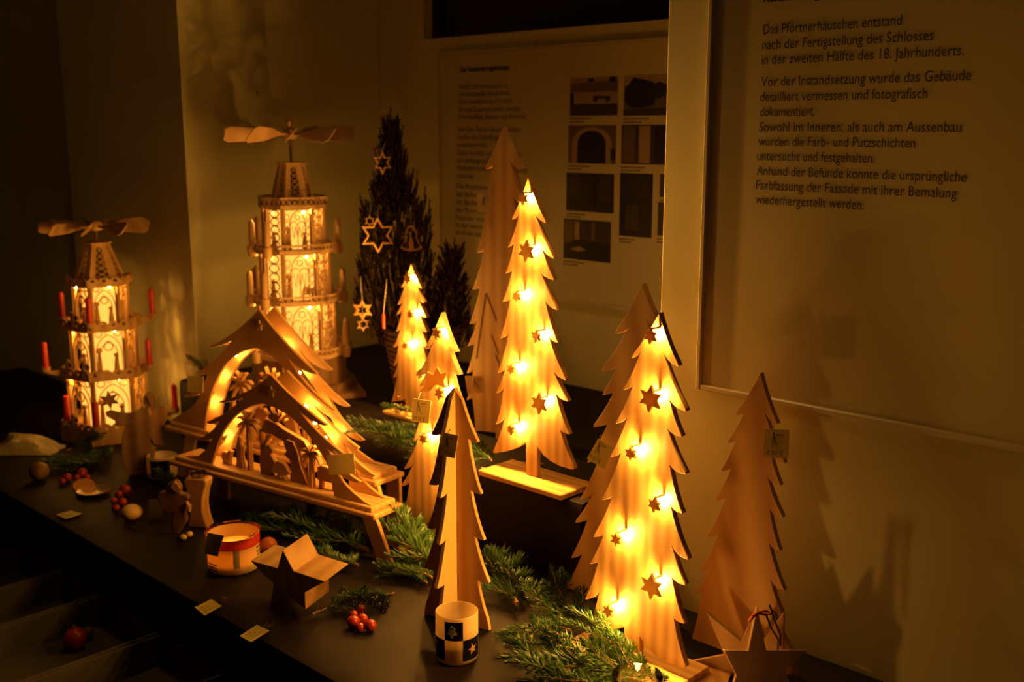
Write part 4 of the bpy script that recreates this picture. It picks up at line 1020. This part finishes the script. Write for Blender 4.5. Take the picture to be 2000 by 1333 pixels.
def mkbell(o, k):
    pts = []
    for i in range(25):
        t = i / 24; a = t * 2 * PI
    left = quad((0, 26), (-12, 22), (-12, 2), 5) + quad((-12, 2), (-13, -12), (-22, -16), 5)[1:] + quad((-22, -16), (-20, -24), (0, -24), 5)[1:]
    outl = left + [(-x, z) for x, z in left[::-1][1:-1]]
    inl = [(x * .80, z * .82 - .4) for x, z in outl]
    mb = MB(); mb.ring([(x * k, z * k) for x, z in outl], [(x * k, z * k) for x, z in inl], -.002, .002); mb.build('bell_outline', PINE2, o)
    mb = MB(); mb.prism([(-4.5 * k, -21 * k), (4.5 * k, -21 * k), (4.5 * k, -6 * k), (-4.5 * k, -6 * k)], -.0015, .0015); mb.prism([(-2 * k, -6 * k), (2 * k, -6 * k), (2.4 * k, -2 * k), (0, 4 * k), (-2.4 * k, -2 * k)], -.0015, .0015); mb.build('candle_cutout', PINE2, o)
    o['topz'] = 26 * k
Yo = Yk - .10
ornament('star_ornament', 'large pale outline star hanging left on the potted spruce', 738, 460, Yo, mkstar(35, .20), (740, 400), yaw=.1)
ornament('bell_ornament', 'pale bell outline ornament with a candle inside on the spruce', 803, 466, Yo, mkbell, (803, 400), yaw=-.05)
ornament('star_ornament', 'small pale star with dark centre hanging lowest left of the spruce', 708, 606, Yo, mkstar(21, .5, inner=.55), (704, 540))
ornament('star_ornament', 'dark small star hanging behind the lowest pale star', 709, 634, Yo + .02, mkstar(15, .45, m=BROWN), (708, 580), yaw=.5)
ornament('star_ornament', 'crooked outline star near the top left of the spruce', 747, 318, Yo, mkstar(22, .26), (752, 280), yaw=.7)
ornament('star_ornament', 'turned brown star beside the crooked one near the spruce top', 739, 300, Yo + .03, mkstar(20, .26, m=BROWN), (745, 270), yaw=-.9)
ornament('star_ornament', 'tiny outline star just above the large outline star', 722, 432, Yo + .03, mkstar(11, .35, m=PINE2), (724, 400))
ornament('star_ornament', 'tiny brown star peeking out above the large outline star', 733, 441, Yo + .04, mkstar(10, .3, m=BROWN), (736, 410), yaw=.4)
def mkred(o, k):
    mb = MB(); mb.tube([(0, 0, -14 * k), (0, 0, 14 * k)], 3.0 * k, 10); mb.smooth = True; mb.build('body', RED, o); o['topz'] = 14 * k
ornament('candle_ornament', 'thin red candle hanging on a long thread in front of the spruce', 749, 628, Yo - .05, mkred, (756, 545))

# ------------------------------------------------------------------ price tags
def price_tag(lab, corners, fr, off, txt, m=TAG, sketch=True, hang=None):
    """corners TL TR BR BL in photo pixels on a plane in front of a board frame"""
    cs = [fr.loc(x, y, off) for x, y in corners]
    cx = sum(c[0] for c in cs) / 4; cz = sum(c[1] for c in cs) / 4
    P = fr.P + fr.u * cx + fr.n * off + Vector((0, 0, cz))
    o = thing('price_tag', lab, 'price tag', P, fr.yaw)
    q = [(x - cx, z - cz) for x, z in cs]
    mb = MB(); mb.prism(q, 0, .0008); mb.build('card', m, o)
    h = (Vector(q[0]) - Vector(q[3])).length; w_ = (Vector(q[1]) - Vector(q[0])).length
    ux = (Vector(q[1]) - Vector(q[0])).normalized(); uz = Vector((-ux.y, ux.x)); c3 = Vector(q[3])
    def at(u, v): p = c3 + ux * (u * w_) + uz * (v * h); return (p.x, p.y)
    if sketch:
        mb = MB(); mb.strip([at(.36, .35), at(.5, .88), at(.62, .35)], .0006, -.0004, 0); mb.strip([at(.44, .5), at(.5, .75), at(.55, .5), at(.44, .5)], .0004, -.0004, 0)
        mb.strip([at(.64, .80), at(.74, .80)], .0012, -.0004, 0); mb.strip([at(.78, .80), at(.9, .80)], .0012, -.0004, 0); mb.build('drawing', INKG, o)
    if txt:
        t = text_mesh('price', txt, INKG, o, 0, 0, size=h * .24, x1=w_ * .70, y=0, slant=.25)
        a = at(.15, .10); an = math.atan2(ux.y, ux.x)
        t.location = (a[0], -.0006, a[1]); t.rotation_euler = (0, -an, 0)
    if hang:
        hx, hz = fr.loc(hang[0], hang[1], off); tp = at(.5, .97)
        mb = MB(); mb.tube([(tp[0], 0, tp[1]), (hx - cx, .0, hz - cz)], .0008, 5); mb.build('loop', CABLE, o)
    return o
price_tag('bright yellow price tag reading 8.00 € on the plain tree by the wall', [(1493, 838), (1541, 841), (1539, 896), (1491, 893)], fu3, .020, '8.00 €', hang=(1512, 825))
price_tag('tilted price tag reading 9.00 € left of the nearest lit tree', [(1168, 857), (1199, 875), (1180, 917), (1146, 897)], fu2, .012, '9.00 €', hang=(1172, 850))
price_tag('dim price tag reading 10.00 € on the crossed tree', [(866, 846), (895, 851), (888, 896), (859, 890)], fx, .052, '10.00 €', hang=(880, 838))
price_tag('wide price tag hanging on the half hidden lit tree', [(808, 779), (842, 784), (837, 828), (803, 824)], f2, .030, '29.00 €', hang=(822, 765), m=TAGW)
price_tag('pale price tag high on the tall unlit board', [(931, 378), (954, 380), (955, 415), (933, 415)], fu1, .010, None, m=TAGW)
price_tag('faint price tag low on the tall unlit board', [(908, 735), (943, 734), (946, 767), (913, 770)], fu1, .010, None, m=PINE2)
frF = Fr(PF0, yF); frR = Fr(PR0, yR)
price_tag('blank looking price card on the right slope of the smaller arch', [(638, 890), (691, 886), (694, 926), (643, 928)], frF, .004, None, m=TAGW, sketch=False, hang=(650, 880))
price_tag('square price card on the left side of the larger arch', [(366, 734), (397, 736), (396, 768), (366, 765)], frR, .004, None, m=TAGW, sketch=False, hang=(382, 728))
def lying_tag(lab, c4, clip=None, z=ZT):
    pts = [onz(x, y, z + .004) for x, y in c4]
    t, card = flat_quad('price_tag', pts, .0008, TAG, lab, 'price tag', z + .0035)
    P = t.location
    mb = MB(); a, b, c, d = [p - Vector((P.x, P.y, p.z)) for p in pts]
    for i in range(3):
        f = .25 + .22 * i; s0 = d.lerp(a, f) * 1.0; e0 = c.lerp(b, f)
        s1 = s0.lerp(e0, .15); e1 = s0.lerp(e0, .75 - .15 * i)
        mb.tube([s1 + Vector((0, 0, .0011)), e1 + Vector((0, 0, .0011))], .0004, 4)
    mb.build('writing', INKG, t)
    if clip:
        q = onz(clip[0], clip[1], z + .004) - Vector((P.x, P.y, z + .004)); m_ = (b + c) / 2 if (q - (b + c) / 2).length < (q - (a + b) / 2).length else (a + b) / 2
        mb = MB(); mb.tube([m_, (m_ + q) / 2 + Vector((0, 0, .004)), q], [.002, .005, .003], 8); mb.build('plastic_clip', GLASS, t)
lying_tag('price tag lying on the table edge at the far left', [(110, 1006), (138, 998), (161, 1004), (128, 1014)], (168, 998))
lying_tag('price tag lying on the cloth below the jar candle', [(380, 1187), (413, 1171), (433, 1184), (399, 1203)], (444, 1172))
lying_tag('price tag lying nearest on the table edge with a clear clip', [(468, 1243), (502, 1221), (526, 1233), (490, 1255)], (538, 1219))
t, _ = flat_quad('price_tag', [onz(x, y, ZB + .010) for x, y in ((282, 1252), (312, 1250), (321, 1284), (290, 1289))], .0008, plain('tag_white', (.75, .75, .68), .6), 'white tag lying in the tray on the bench', 'price tag', ZB + .009)
fst = Fr(onz(305, 1016, ZT + .001), R(-8))
price_tag('small upright price tag left of the carved angel', [(291, 977), (317, 978), (317, 1015), (291, 1013)], fst, 0, None, sketch=False)

# ------------------------------------------------------------------ candles in glasses
def glass_cup(name, lab, P, r, h, body, cat='candle glass', yaw=0, wax_h=.3, wax=WAX, flame=None, thick=.0018):
    o = thing(name, lab, cat, P, yaw)
    mb = MB(); mb.lathe([(.0005, 0), (r * .9, 0), (r * .97, .002), (r, .006), (r, h - .001), (r - thick * .5, h), (r - thick, h - .001), (r - thick, .006), (r * .85, .005), (.0005, .005)], 40); mb.smooth = True; mb.build('glass', body, o)
    if wax_h:
        mb = MB(); mb.lathe([(.0005, .0055), (r - thick - .0012, .0065), (r - thick - .0012, h * wax_h), (.0005, h * wax_h - .001)], 32); mb.smooth = True; mb.build('wax', wax, o)
        mb = MB(); mb.tube([(0, 0, h * wax_h - .002), (0, 0, h * wax_h + .006)], .0008, 5); mb.build('wick', WICK, o)
    if flame:
        mb = MB(); z = h * wax_h + .005; mb.lathe([(.0004, z), (.0028, z + .003), (.0032, z + .006), (.0018, z + .011), (.0003, z + .015)], 10, cap=True); mb.smooth = True; mb.build('flame', flame, o)
    return o
def wrap(o, name, r, a0, a1, z0, z1, m, k=14, extra=.0004):
    """a print on the outside of a glass between two angles (0 = local -y)"""
    mb = MB(); vs = []
    for i in range(k + 1):
        a = R(a0 + (a1 - a0) * i / k)
        for z in (z0, z1): vs.append(((r + extra) * math.sin(a), -(r + extra) * math.cos(a), z))
    mb.add(vs, [(2 * i, 2 * i + 2, 2 * i + 3, 2 * i + 1) for i in range(k)]); return mb.build(name, m, o)
def wrap_poly(o, name, r, poly, m, extra=.0008):
    mb = MB(); mb.add([((r + extra) * math.sin(x / r), -(r + extra) * math.cos(x / r), z) for x, z in poly], [tuple(range(len(poly)))]); return mb.build(name, m, o)
PV = onz(893, 1283, ZT); rV, hV = .0315, .080
hV = zat(PV, 1192) - ZT
v1 = glass_cup('candle_glass', 'frosted candle glass with a fir tree window in front of the crossed tree', PV, rV, hV, FROST, yaw=facing(PV), wax_h=.36, wax=WAX, flame=emit('low_flame', (1, .45, .1), 14.0))
w0, w1, w2 = -28, 20, 68
wrap(v1, 'black_square', rV, -34, 16, hV * .54, hV * .93, BLACKG)
wrap(v1, 'black_square', rV, 16, 78, hV * .10, hV * .54, BLACKG); wrap(v1, 'black_square', rV, -90, -34, hV * .10, hV * .54, BLACKG)
s = hV / .08; c = rV * R(-13); z0 = hV * .58
TREEP = [(0, .024), (.0062, .0165), (.0035, .0165), (.0085, .0075), (.0025, .0065), (.0022, .002), (-.0022, .002), (-.0025, .0065), (-.0085, .0075), (-.0035, .0165), (-.0062, .0165)]
wrap_poly(v1, 'fir_tree_print', rV, [(c + x * s, z0 + z * s) for x, z in TREEP], TAGW)
wrap_poly(v1, 'star_print', rV, star_poly(.009, .0036, 5, PI / 2 + .2, rV * R(45), hV * .32), STARW)

PJ = onz(458, 1108, ZT); hJ = zat(PJ, 1040) - ZT; rJ = .0455
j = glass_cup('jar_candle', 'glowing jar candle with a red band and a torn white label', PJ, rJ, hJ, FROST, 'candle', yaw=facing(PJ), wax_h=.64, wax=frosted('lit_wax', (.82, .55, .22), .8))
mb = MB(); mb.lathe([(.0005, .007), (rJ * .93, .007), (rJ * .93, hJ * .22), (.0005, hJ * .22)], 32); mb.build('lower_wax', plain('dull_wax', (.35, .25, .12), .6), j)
for ch in j.children:
    if ch.name.startswith('wax'): pass
mb = MB(); mb.lathe([(rJ + .0006, hJ * .72), (rJ + .0012, hJ * .73), (rJ + .0012, hJ * .98), (rJ + .0002, hJ)], 40); mb.smooth = True; mb.build('red_band', frosted('red_clear_band', (.75, .07, .03), .5), j)
mb = MB(); mb.lathe([(rJ + .004, hJ - .003), (rJ + .0048, hJ + .001), (rJ + .003, hJ + .004), (rJ - .001, hJ + .003), (rJ - .0015, hJ - .001)], 40); mb.smooth = True; mb.build('rim', GLASS, j)
wrap(j, 'label', rJ, -2, 12, hJ * .22, hJ * .72, plain('label_strip', (.45, .38, .25), .6))
for a0, zz in ((58, .62), (58, .50), (60, .40), (58, .24), (60, .16)): wrap(j, 'label_print', rJ, a0, a0 + 22, hJ * zz, hJ * (zz + .045), INKG)
for a0, zz in ((-70, .28), (-70, .20), (-68, .12)): wrap(j, 'label_print', rJ, a0, a0 + 30, hJ * zz, hJ * (zz + .035), INKG)
ld = bpy.data.lights.new('jar_candle_light', 'POINT'); ld.energy = 0.16; ld.color = GLOW; ld.shadow_soft_size = .012
lo = bpy.data.objects.new('jar_candle_light', ld); col.objects.link(lo); lo.parent = j; lo.location = (0, 0, hJ * .36)
fj = Fr(PJ + Vector((-.02, -rJ - .006, 0)), R(-12))
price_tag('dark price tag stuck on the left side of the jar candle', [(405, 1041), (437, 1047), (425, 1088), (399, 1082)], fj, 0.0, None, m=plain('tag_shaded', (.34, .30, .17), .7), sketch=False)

P2v = onz(318, 930, ZT); h2 = zat(P2v, 889) - ZT
v2 = glass_cup('candle_glass', 'small candle glass with a pale star print under the arches', P2v, .033, h2, FROST, yaw=facing(P2v), wax_h=.3, flame=emit('faint_flame', (1, .45, .1), 6.0))
wrap(v2, 'black_square', .033, -48, 30, h2 * .12, h2 * .9, BLACKG)
wrap_poly(v2, 'star_print', .033, star_poly(.010, .0042, 5, PI / 2, .033 * R(-14), h2 * .52), TAGW)
P3v = onz(1243, 1402, ZT); 
v3 = glass_cup('clear_glass', 'clear candle glass cut by the bottom edge before the nearest lit tree', P3v, .034, .062, GLASS, yaw=0, wax_h=.45, flame=emit('glass_flame', (1, .45, .1), 160.0))

ld = bpy.data.lights.new('glass_candle_light', 'POINT'); ld.energy = 0.38; ld.color = GLOW; ld.shadow_soft_size = .006
lo = bpy.data.objects.new('glass_candle_light', ld); col.objects.link(lo); lo.parent = v3; lo.location = (0, 0, .046)
# ------------------------------------------------------------------ wooden stars on the table
def block_star(lab, P, yaw, pts, t, m, tilt=0, name='wooden_star', cat='wooden star', y0=0.0):
    fr = Fr(P, yaw); q = fr.poly(pts)
    o = thing(name, lab, cat, P, yaw)
    mb = MB(); mb.prism(q, y0, y0 + t); b = mb.build('body', m, o, bevel=.0008)
    b.rotation_euler = (tilt, 0, 0)
    return o
c2 = lambda x, y: (380 + x / 3.5725, 960 + y / 3.5725)
PS1 = onz(565, 1190, ZT + .002); YS1 = R(-36)
S1 = block_star('thick pale block star standing beside the jar candle', PS1, YS1, [c2(*p) for p in ((693, 368), (747, 530), (962, 600), (800, 690), (782, 822), (682, 737), (520, 800), (577, 632), (437, 460), (628, 510))], .055, PINE2, tilt=R(12))
mb = MB(); mb.lathe([(.0002, 0), (.005, 0)], 12, Matrix.Translation((Fr(PS1, YS1).loc(*c2(668, 645))[0], -.0006, Fr(PS1, YS1).loc(*c2(668, 645))[1])) @ Matrix.Rotation(PI / 2, 4, 'X')); mb.build('screw_hole', BROWN, S1)
PSA = onz(1440, 1322, ZT); PSB = onz(1500, 1362, ZT)
block_star('thin plywood star behind the ribboned one at the lower right', PSA, YAW + .25, [(1379, 1196), (1447, 1254), (1472, 1196), (1493, 1247), (1531, 1196), (1530, 1270), (1560, 1320), (1500, 1318), (1440, 1330), (1402, 1322), (1346, 1293), (1414, 1280)], .006, PLY)
SB = block_star('dark plywood star with a red ribbon at the lower right corner', PSB, R(8), [(1479, 1186), (1497, 1272), (1578, 1272), (1534, 1311), (1560, 1375), (1490, 1345), (1420, 1380), (1438, 1320), (1414, 1272), (1461, 1273)], .006, PLY)
fB = Fr(PSB, R(8)); 
mb = MB()
def loc3(fr, x, y, off=.003): a = fr.loc(x, y, off); return (a[0], -off, a[1])
mb.tube([loc3(fB, 1466, 1212), loc3(fB, 1480, 1197, .006), loc3(fB, 1497, 1194, .004), loc3(fB, 1508, 1200), loc3(fB, 1495, 1202, .006), loc3(fB, 1480, 1198, .006)], .0016, 6)
mb.tube([loc3(fB, 1480, 1198, .006), loc3(fB, 1470, 1205, .008), loc3(fB, 1463, 1214, .004)], .0022, 6); mb.smooth = True; mb.build('red_ribbon', RIB, SB)
mb = MB(); mb.tube([loc3(fB, 1495, 1198), loc3(fB, 1505, 1225), loc3(fB, 1520, 1250), loc3(fB, 1519, 1270)], .0013, 6); mb.tube([loc3(fB, 1503, 1182), loc3(fB, 1512, 1210), loc3(fB, 1524, 1240), loc3(fB, 1524, 1262)], .0013, 6); mb.build('dark_cord', DRIB, SB)
# flat pieces lying at the foot of the boards
def plank(lab, c4, th, m, z=ZT, name='wooden_plank', cat='plank'):
    pts = [onz(x, y, z + th) for x, y in c4]; P = sum(pts, Vector()) / 4
    mb = MB(); vs = [(p.x - P.x, p.y - P.y, k) for k in (0, th) for p in pts]
    mb.add(vs, [(3, 2, 1, 0), (4, 5, 6, 7), (0, 1, 5, 4), (1, 2, 6, 5), (2, 3, 7, 6), (3, 0, 4, 7)])
    o = mb.build(name, m, None, (P.x, P.y, z + .0002)); return tag(o, lab, cat)
plank('flat wooden piece lying under the stars at the lower right', [(1440, 1285), (1395, 1400), (1290, 1345), (1368, 1300)], .005, PINE)
# star board hung on the half hidden tree
fS2 = Fr(P2 + N * .034, YAW)
S2 = thing('wooden_star', 'thin pale star board hanging on the half hidden lit tree', 'wooden star', fS2.P, YAW)
q = fS2.poly([(853, 718), (860, 730), (872, 728), (865, 745), (868, 758), (852, 752), (838, 765), (817, 767), (830, 752), (833, 726), (846, 732)])
mb = MB(); mb.prism(q, 0, .003); mb.build('body', frosted('thin_star_wood', (.70, .48, .20), .45), S2, bevel=.0006)

# ------------------------------------------------------------------ angels, holders, fruit
c3_ = lambda x, y: (180 + x / 4.167, 740 + y / 4.167)
PA1 = onz(262, 930, ZT); fA = Fr(PA1, facing(PA1) + R(-5))
A1 = thing('angel_board', 'tall dark wooden angel holding out a star before the smaller pyramid', 'angel figure', PA1, fA.yaw)
body = [c3_(*p) for p in ((455, 248), (440, 245), (400, 240), (370, 262), (300, 288), (210, 280), (150, 262), (108, 280), (118, 308), (185, 345), (190, 385), (240, 385), (300, 365), (258, 425), (238, 500), (240, 640), (270, 740), (300, 790), (460, 790), (500, 700), (520, 560), (500, 560), (470, 530), (480, 480), (475, 330))]
mb = MB(); mb.prism([(x, max(.0005, z)) for x, z in fA.poly(body)], 0, .012); mb.build('body', BROWN, A1, bevel=.001)
head = fA.poly([c3_(455 + 42 * math.cos(a), 185 + 58 * math.sin(a)) for a in [2 * PI * i / 20 for i in range(20)]]) 
mb = MB(); mb.prism(head, 0.001, .011); mb.build('head', BROWN, A1, bevel=.001)
hair = fA.poly([c3_(470 + 48 * math.cos(a), 170 + 55 * math.sin(a)) for a in [PI * (-.75 + 1.1 * i / 12) for i in range(13)]] + [c3_(475, 215)])
mb = MB(); mb.prism(hair, -.003, .013); mb.build('hair', BROWN, A1)
wing = fA.poly([c3_(*p) for p in ((478, 300), (500, 255), (550, 228), (590, 232), (612, 265), (605, 340), (575, 420), (565, 500), (590, 560), (550, 560), (500, 545), (470, 480))])
mb = MB(); mb.prism(wing, .013, .021); mb.build('wing', BROWN, A1, bevel=.001)
sx, sz = fA.loc(*c3_(138, 178)); mb = MB(); mb.prism(star_poly(19 / 864, 8.5 / 864, 6, PI / 2 + .1, sx, sz), .001, .007); mb.build('star', BROWN, A1)
PA2 = onz(338, 1050, ZT); fA2 = Fr(PA2, facing(PA2) + R(-18)); A2 = thing('carved_angel', 'small carved block angel beside the waisted candle holder', 'angel figure', PA2, fA2.yaw)
bp_ = [c3_(*p) for p in ((672, 835), (700, 850), (722, 890), (715, 935), (770, 950), (790, 985), (760, 1000), (752, 1080), (770, 1160), (750, 1200), (700, 1270), (660, 1275), (640, 1180), (655, 1100), (600, 1095), (570, 1060), (520, 965), (545, 930), (600, 925), (590, 890), (615, 860))]
mb = MB(); mb.prism([(x, max(.0005, z)) for x, z in fA2.poly(bp_)], 0, .016); mb.build('body', BROWN, A2, bevel=.003, seg=2)
q = fA2.poly([c3_(*p) for p in ((672, 835), (700, 850), (722, 890), (700, 930), (660, 900), (640, 870))]); mb = MB(); mb.prism(q, -.005, -.0002); mb.build('hood', PINE2, A2, bevel=.001)
q = fA2.poly([c3_(*p) for p in ((770, 1000), (800, 1040), (798, 1090), (780, 1070), (765, 1030))]); mb = MB(); mb.prism(q, -.004, .008); mb.build('hand_harp', PINE2, A2, bevel=.001)
PH = onz(386, 1031, ZT); fH = Fr(PH, facing(PH) + R(-28)); H1 = thing('candle_holder', 'waisted wooden candle holder with a clear glass insert on top', 'candle holder', PH, fH.yaw)
hh = zat(PH, 937) - ZT; wq = .021
prof2 = quad((-wq, 0), (-wq * .45, hh * .30), (-wq * .62, hh * .55), 6) + quad((-wq * .62, hh * .55), (-wq * .8, hh * .8), (-wq * 1.05, hh * .86), 5)[1:] + [(-wq * 1.1, hh * .95), (-wq * .95, hh)]
pp = prof2 + [(-x, z) for x, z in prof2[::-1]]
mb = MB(); mb.prism(pp, -.001, .030); mb.build('body', BEECH, H1, bevel=.0015)
mb = MB(); mb.lathe([(.0005, hh), (.013, hh), (.015, hh + .008), (.017, hh + .009), (.0165, hh + .0105), (.013, hh + .009), (.011, hh + .002), (.0005, hh + .002)], 24, Matrix.Translation((0, .0145, 0))); mb.smooth = True; mb.build('glass_insert', GLASS, H1)
def fruit(lab, x, y, r, m, name='crab_apple', cat='apple', z=ZT, flat=.92, dz=0, stem=True, group=None):
    P = onz(x, y + 4, z + r * flat); P = Vector((P.x, P.y, z + dz))
    o = thing(name, lab, cat, P, 0, group)
    mb = MB(); mb.ball((0, 0, r * flat), r, 18, 12, sz=flat); mb.smooth = True; mb.build('flesh', m, o)
    if stem:
        mb = MB(); mb.tube([(0, 0, 2 * r * flat - .0012), (.001, 0, 2 * r * flat + .004)], .0007, 5); mb.build('stem', BARK, o)
    return o
G = 'small red apples beside the fir twig'
fruit('largest red apple at the front left of the little heap', 690, 1211, .0105, BERRY, group=G); fruit('red apple at the front right of the little heap', 723, 1218, .0100, BERRY, group=G)
fruit('red apple at the front middle of the little heap', 703, 1222, .0078, BERRY, group=G)
fruit('red apple lying in the centre of the little heap', 708, 1205, .0085, BERRY, group=G); fruit('small red apple at the back left of the little heap', 690, 1197, .0075, BERRY, group=G)
fruit('topmost red apple at the back of the little heap', 705, 1187, .0085, BERRY, group=G)
G = 'red apples on the left of the table'
fruit('large dark red apple behind the pale one on the left', 244, 953, .0120, BERRY, group=G); fruit('round bright red apple at the left of the large one', 232, 962, .0085, BERRY, group=G)
fruit('red apple just above the pale flattened fruit', 240, 977, .0088, BERRY, group=G); fruit('dark red apple at the left edge of the apples', 223, 975, .0075, BERRY, group=G); fruit('lowest dark apple half in shade left of the pale fruit', 226, 989, .0080, BERRY, group=G)
fruit('pale flattened fruit in front of the red apples', 257, 997, .0215, GARLIC, 'pale_fruit', 'fruit', flat=.72)
fruit('apple half hidden behind the thick block star', 524, 1062, .0165, ORANGE, 'apple', 'apple')
fruit('dim round ornament ball at the far left of the table', 76, 917, .022, BROWN, 'ball', 'ball', stem=False)
G = 'berries behind the metal dish'
for x, y, r, lab in ((160, 920, .0115, 'reddish berry behind the dried orange slice'), (150, 930, .008, 'smaller berry touching the dried slice'), (131, 929, .010, 'dull berry left of the dried slice'), (122, 937, .0075, 'leftmost small pale berry near the dish'), (170, 930, .008, 'berry at the right end of the dried slice')): fruit(lab, x, y, r, BERRY, 'berry', 'berry', group=G, stem=False)
for x, y, lab in ((362, 1042, 'small nut at the foot of the waisted holder'), (350, 1048, 'dark nut beside the carved angel')): fruit(lab, x + 8, y - 2, .007, GARLIC, 'nut', 'nut', stem=False, flat=.8)
PD = onz(184, 966, ZT); dsh = thing('metal_dish', 'shallow metal dish with a bright rim on the left', 'dish', PD)
mb = MB(); mb.lathe([(.0005, 0), (.018, 0), (.033, .008), (.0345, .010), (.033, .0095), (.018, .0015), (.0005, .0015)], 32); mb.smooth = True; mb.build('bowl', FOIL, dsh)
sl = thing('dried_slice', 'dried orange slice lying on the rim of the metal dish', 'fruit slice', onz(164, 952, ZT + .008) )
mb = MB(); mb.lathe([(.0005, 0), (.022, 0), (.0235, .003), (.022, .006), (.0005, .0055)], 28); mb.smooth = True; b = mb.build('slice', SLICE, sl); b.rotation_euler = (.35, .2, 0)
# little string of gold beads on the riser
gb = thing('bead_spray', 'sprig of tiny gold beads under the smallest lit tree', 'ornament', onz(795, 800, ZP + .002))
for i, (x, y) in enumerate(((778, 776), (787, 770), (795, 772), (803, 768), (790, 784), (801, 786), (793, 793), (808, 780), (784, 790), (811, 772))):
    q = aty(x, y, 2.30) - gb.location; mb = MB(); mb.ball(tuple(q), .0026, 10, 8); mb.smooth = True; mb.build('bead', GOLD, gb)
    mb = MB(); mb.tube([(0, 0, 0), tuple(q * .5 + Vector((0, 0, .004))), tuple(q)], .0005, 4); mb.build('wire', GOLD, gb)
# cable
def cable(lab, pts, r=.0015, m=CABLE):
    P = pts[0]; mb = MB(); fine = []
    for i in range(len(pts) - 1):
        p0 = pts[max(0, i - 1)]; p1 = pts[i]; p2 = pts[i + 1]; p3 = pts[min(len(pts) - 1, i + 2)]
        for k in range(6):
            t = k / 6; fine.append(.5 * ((2 * p1) + (p2 - p0) * t + (2 * p0 - 5 * p1 + 4 * p2 - p3) * t * t + (3 * p1 - p0 - 3 * p2 + p3) * t ** 3) - P)
    fine.append(pts[-1] - P); mb.tube(fine, r, 6); mb.smooth = True
    return tag(mb.build('cable', m, None, P), lab, 'cable')
cable('pale cable running left from the base of the lit tree on the riser', [onz(1003, 902, ZP + .003), onz(990, 907, ZP + .004), onz(972, 908, ZP + .003), onz(955, 916, ZP + .003), onz(940, 914, ZP + .003)])
cable('thin cable behind the base of the lit tree on the riser', [onz(995, 903, ZP + .003), onz(1020, 903, ZP + .004), onz(1062, 906, ZP + .003)], .0012)
# crumpled pale bag far left
PB2 = onz(40, 905, ZT); mb = MB(); vs = []; nx_, ny_ = 16, 10
for jn in range(ny_ + 1):
    for i in range(nx_ + 1):
        u_ = i / nx_; v_ = jn / ny_; hgt = .040 * math.sin(PI * u_) * math.sin(PI * v_) * (1 + .8 * mnoise(Vector((u_ * 4, v_ * 4, 2)))) + .001
        vs.append(((u_ - .5) * .17 + .01 * mnoise(Vector((u_ * 5, v_ * 5, 9))), (v_ - .5) * .09, hgt))
mb.add(vs, [(jn * (nx_ + 1) + i, jn * (nx_ + 1) + i + 1, (jn + 1) * (nx_ + 1) + i + 1, (jn + 1) * (nx_ + 1) + i) for jn in range(ny_) for i in range(nx_)])
tag(mb.build('paper_bag', plain('crumpled_paper', (.35, .31, .2), .6), None, onz(50, 880, ZT)), 'crumpled pale paper lying at the far left behind the fir branches', 'paper')
# nail in the wall
q = onplane(502, 181, C1, D); mb = MB(); mb.ball((0, 0, 0), .0022, 8, 6); tag(mb.build('wall_hook', INK, None, q + D * .002), 'tiny dark hook in the bare wall above the larger pyramid', 'hook')
# unseen fill spot added above the frame to brighten walls and unlit boards
ld = bpy.data.lights.new('fill_spot', 'SPOT'); ld.spot_size = R(78); ld.spot_blend = 1.0; ld.energy = FILL_E; ld.color = (1.0, 0.50, 0.13); ld.shadow_soft_size = .06
lo = bpy.data.objects.new('fill_spot', ld); col.objects.link(lo); lo.location = FILL_P; lo.rotation_euler = (Vector((-0.05, 1.95, 1.0)) - Vector(FILL_P)).to_track_quat('-Z', 'Y').to_euler()
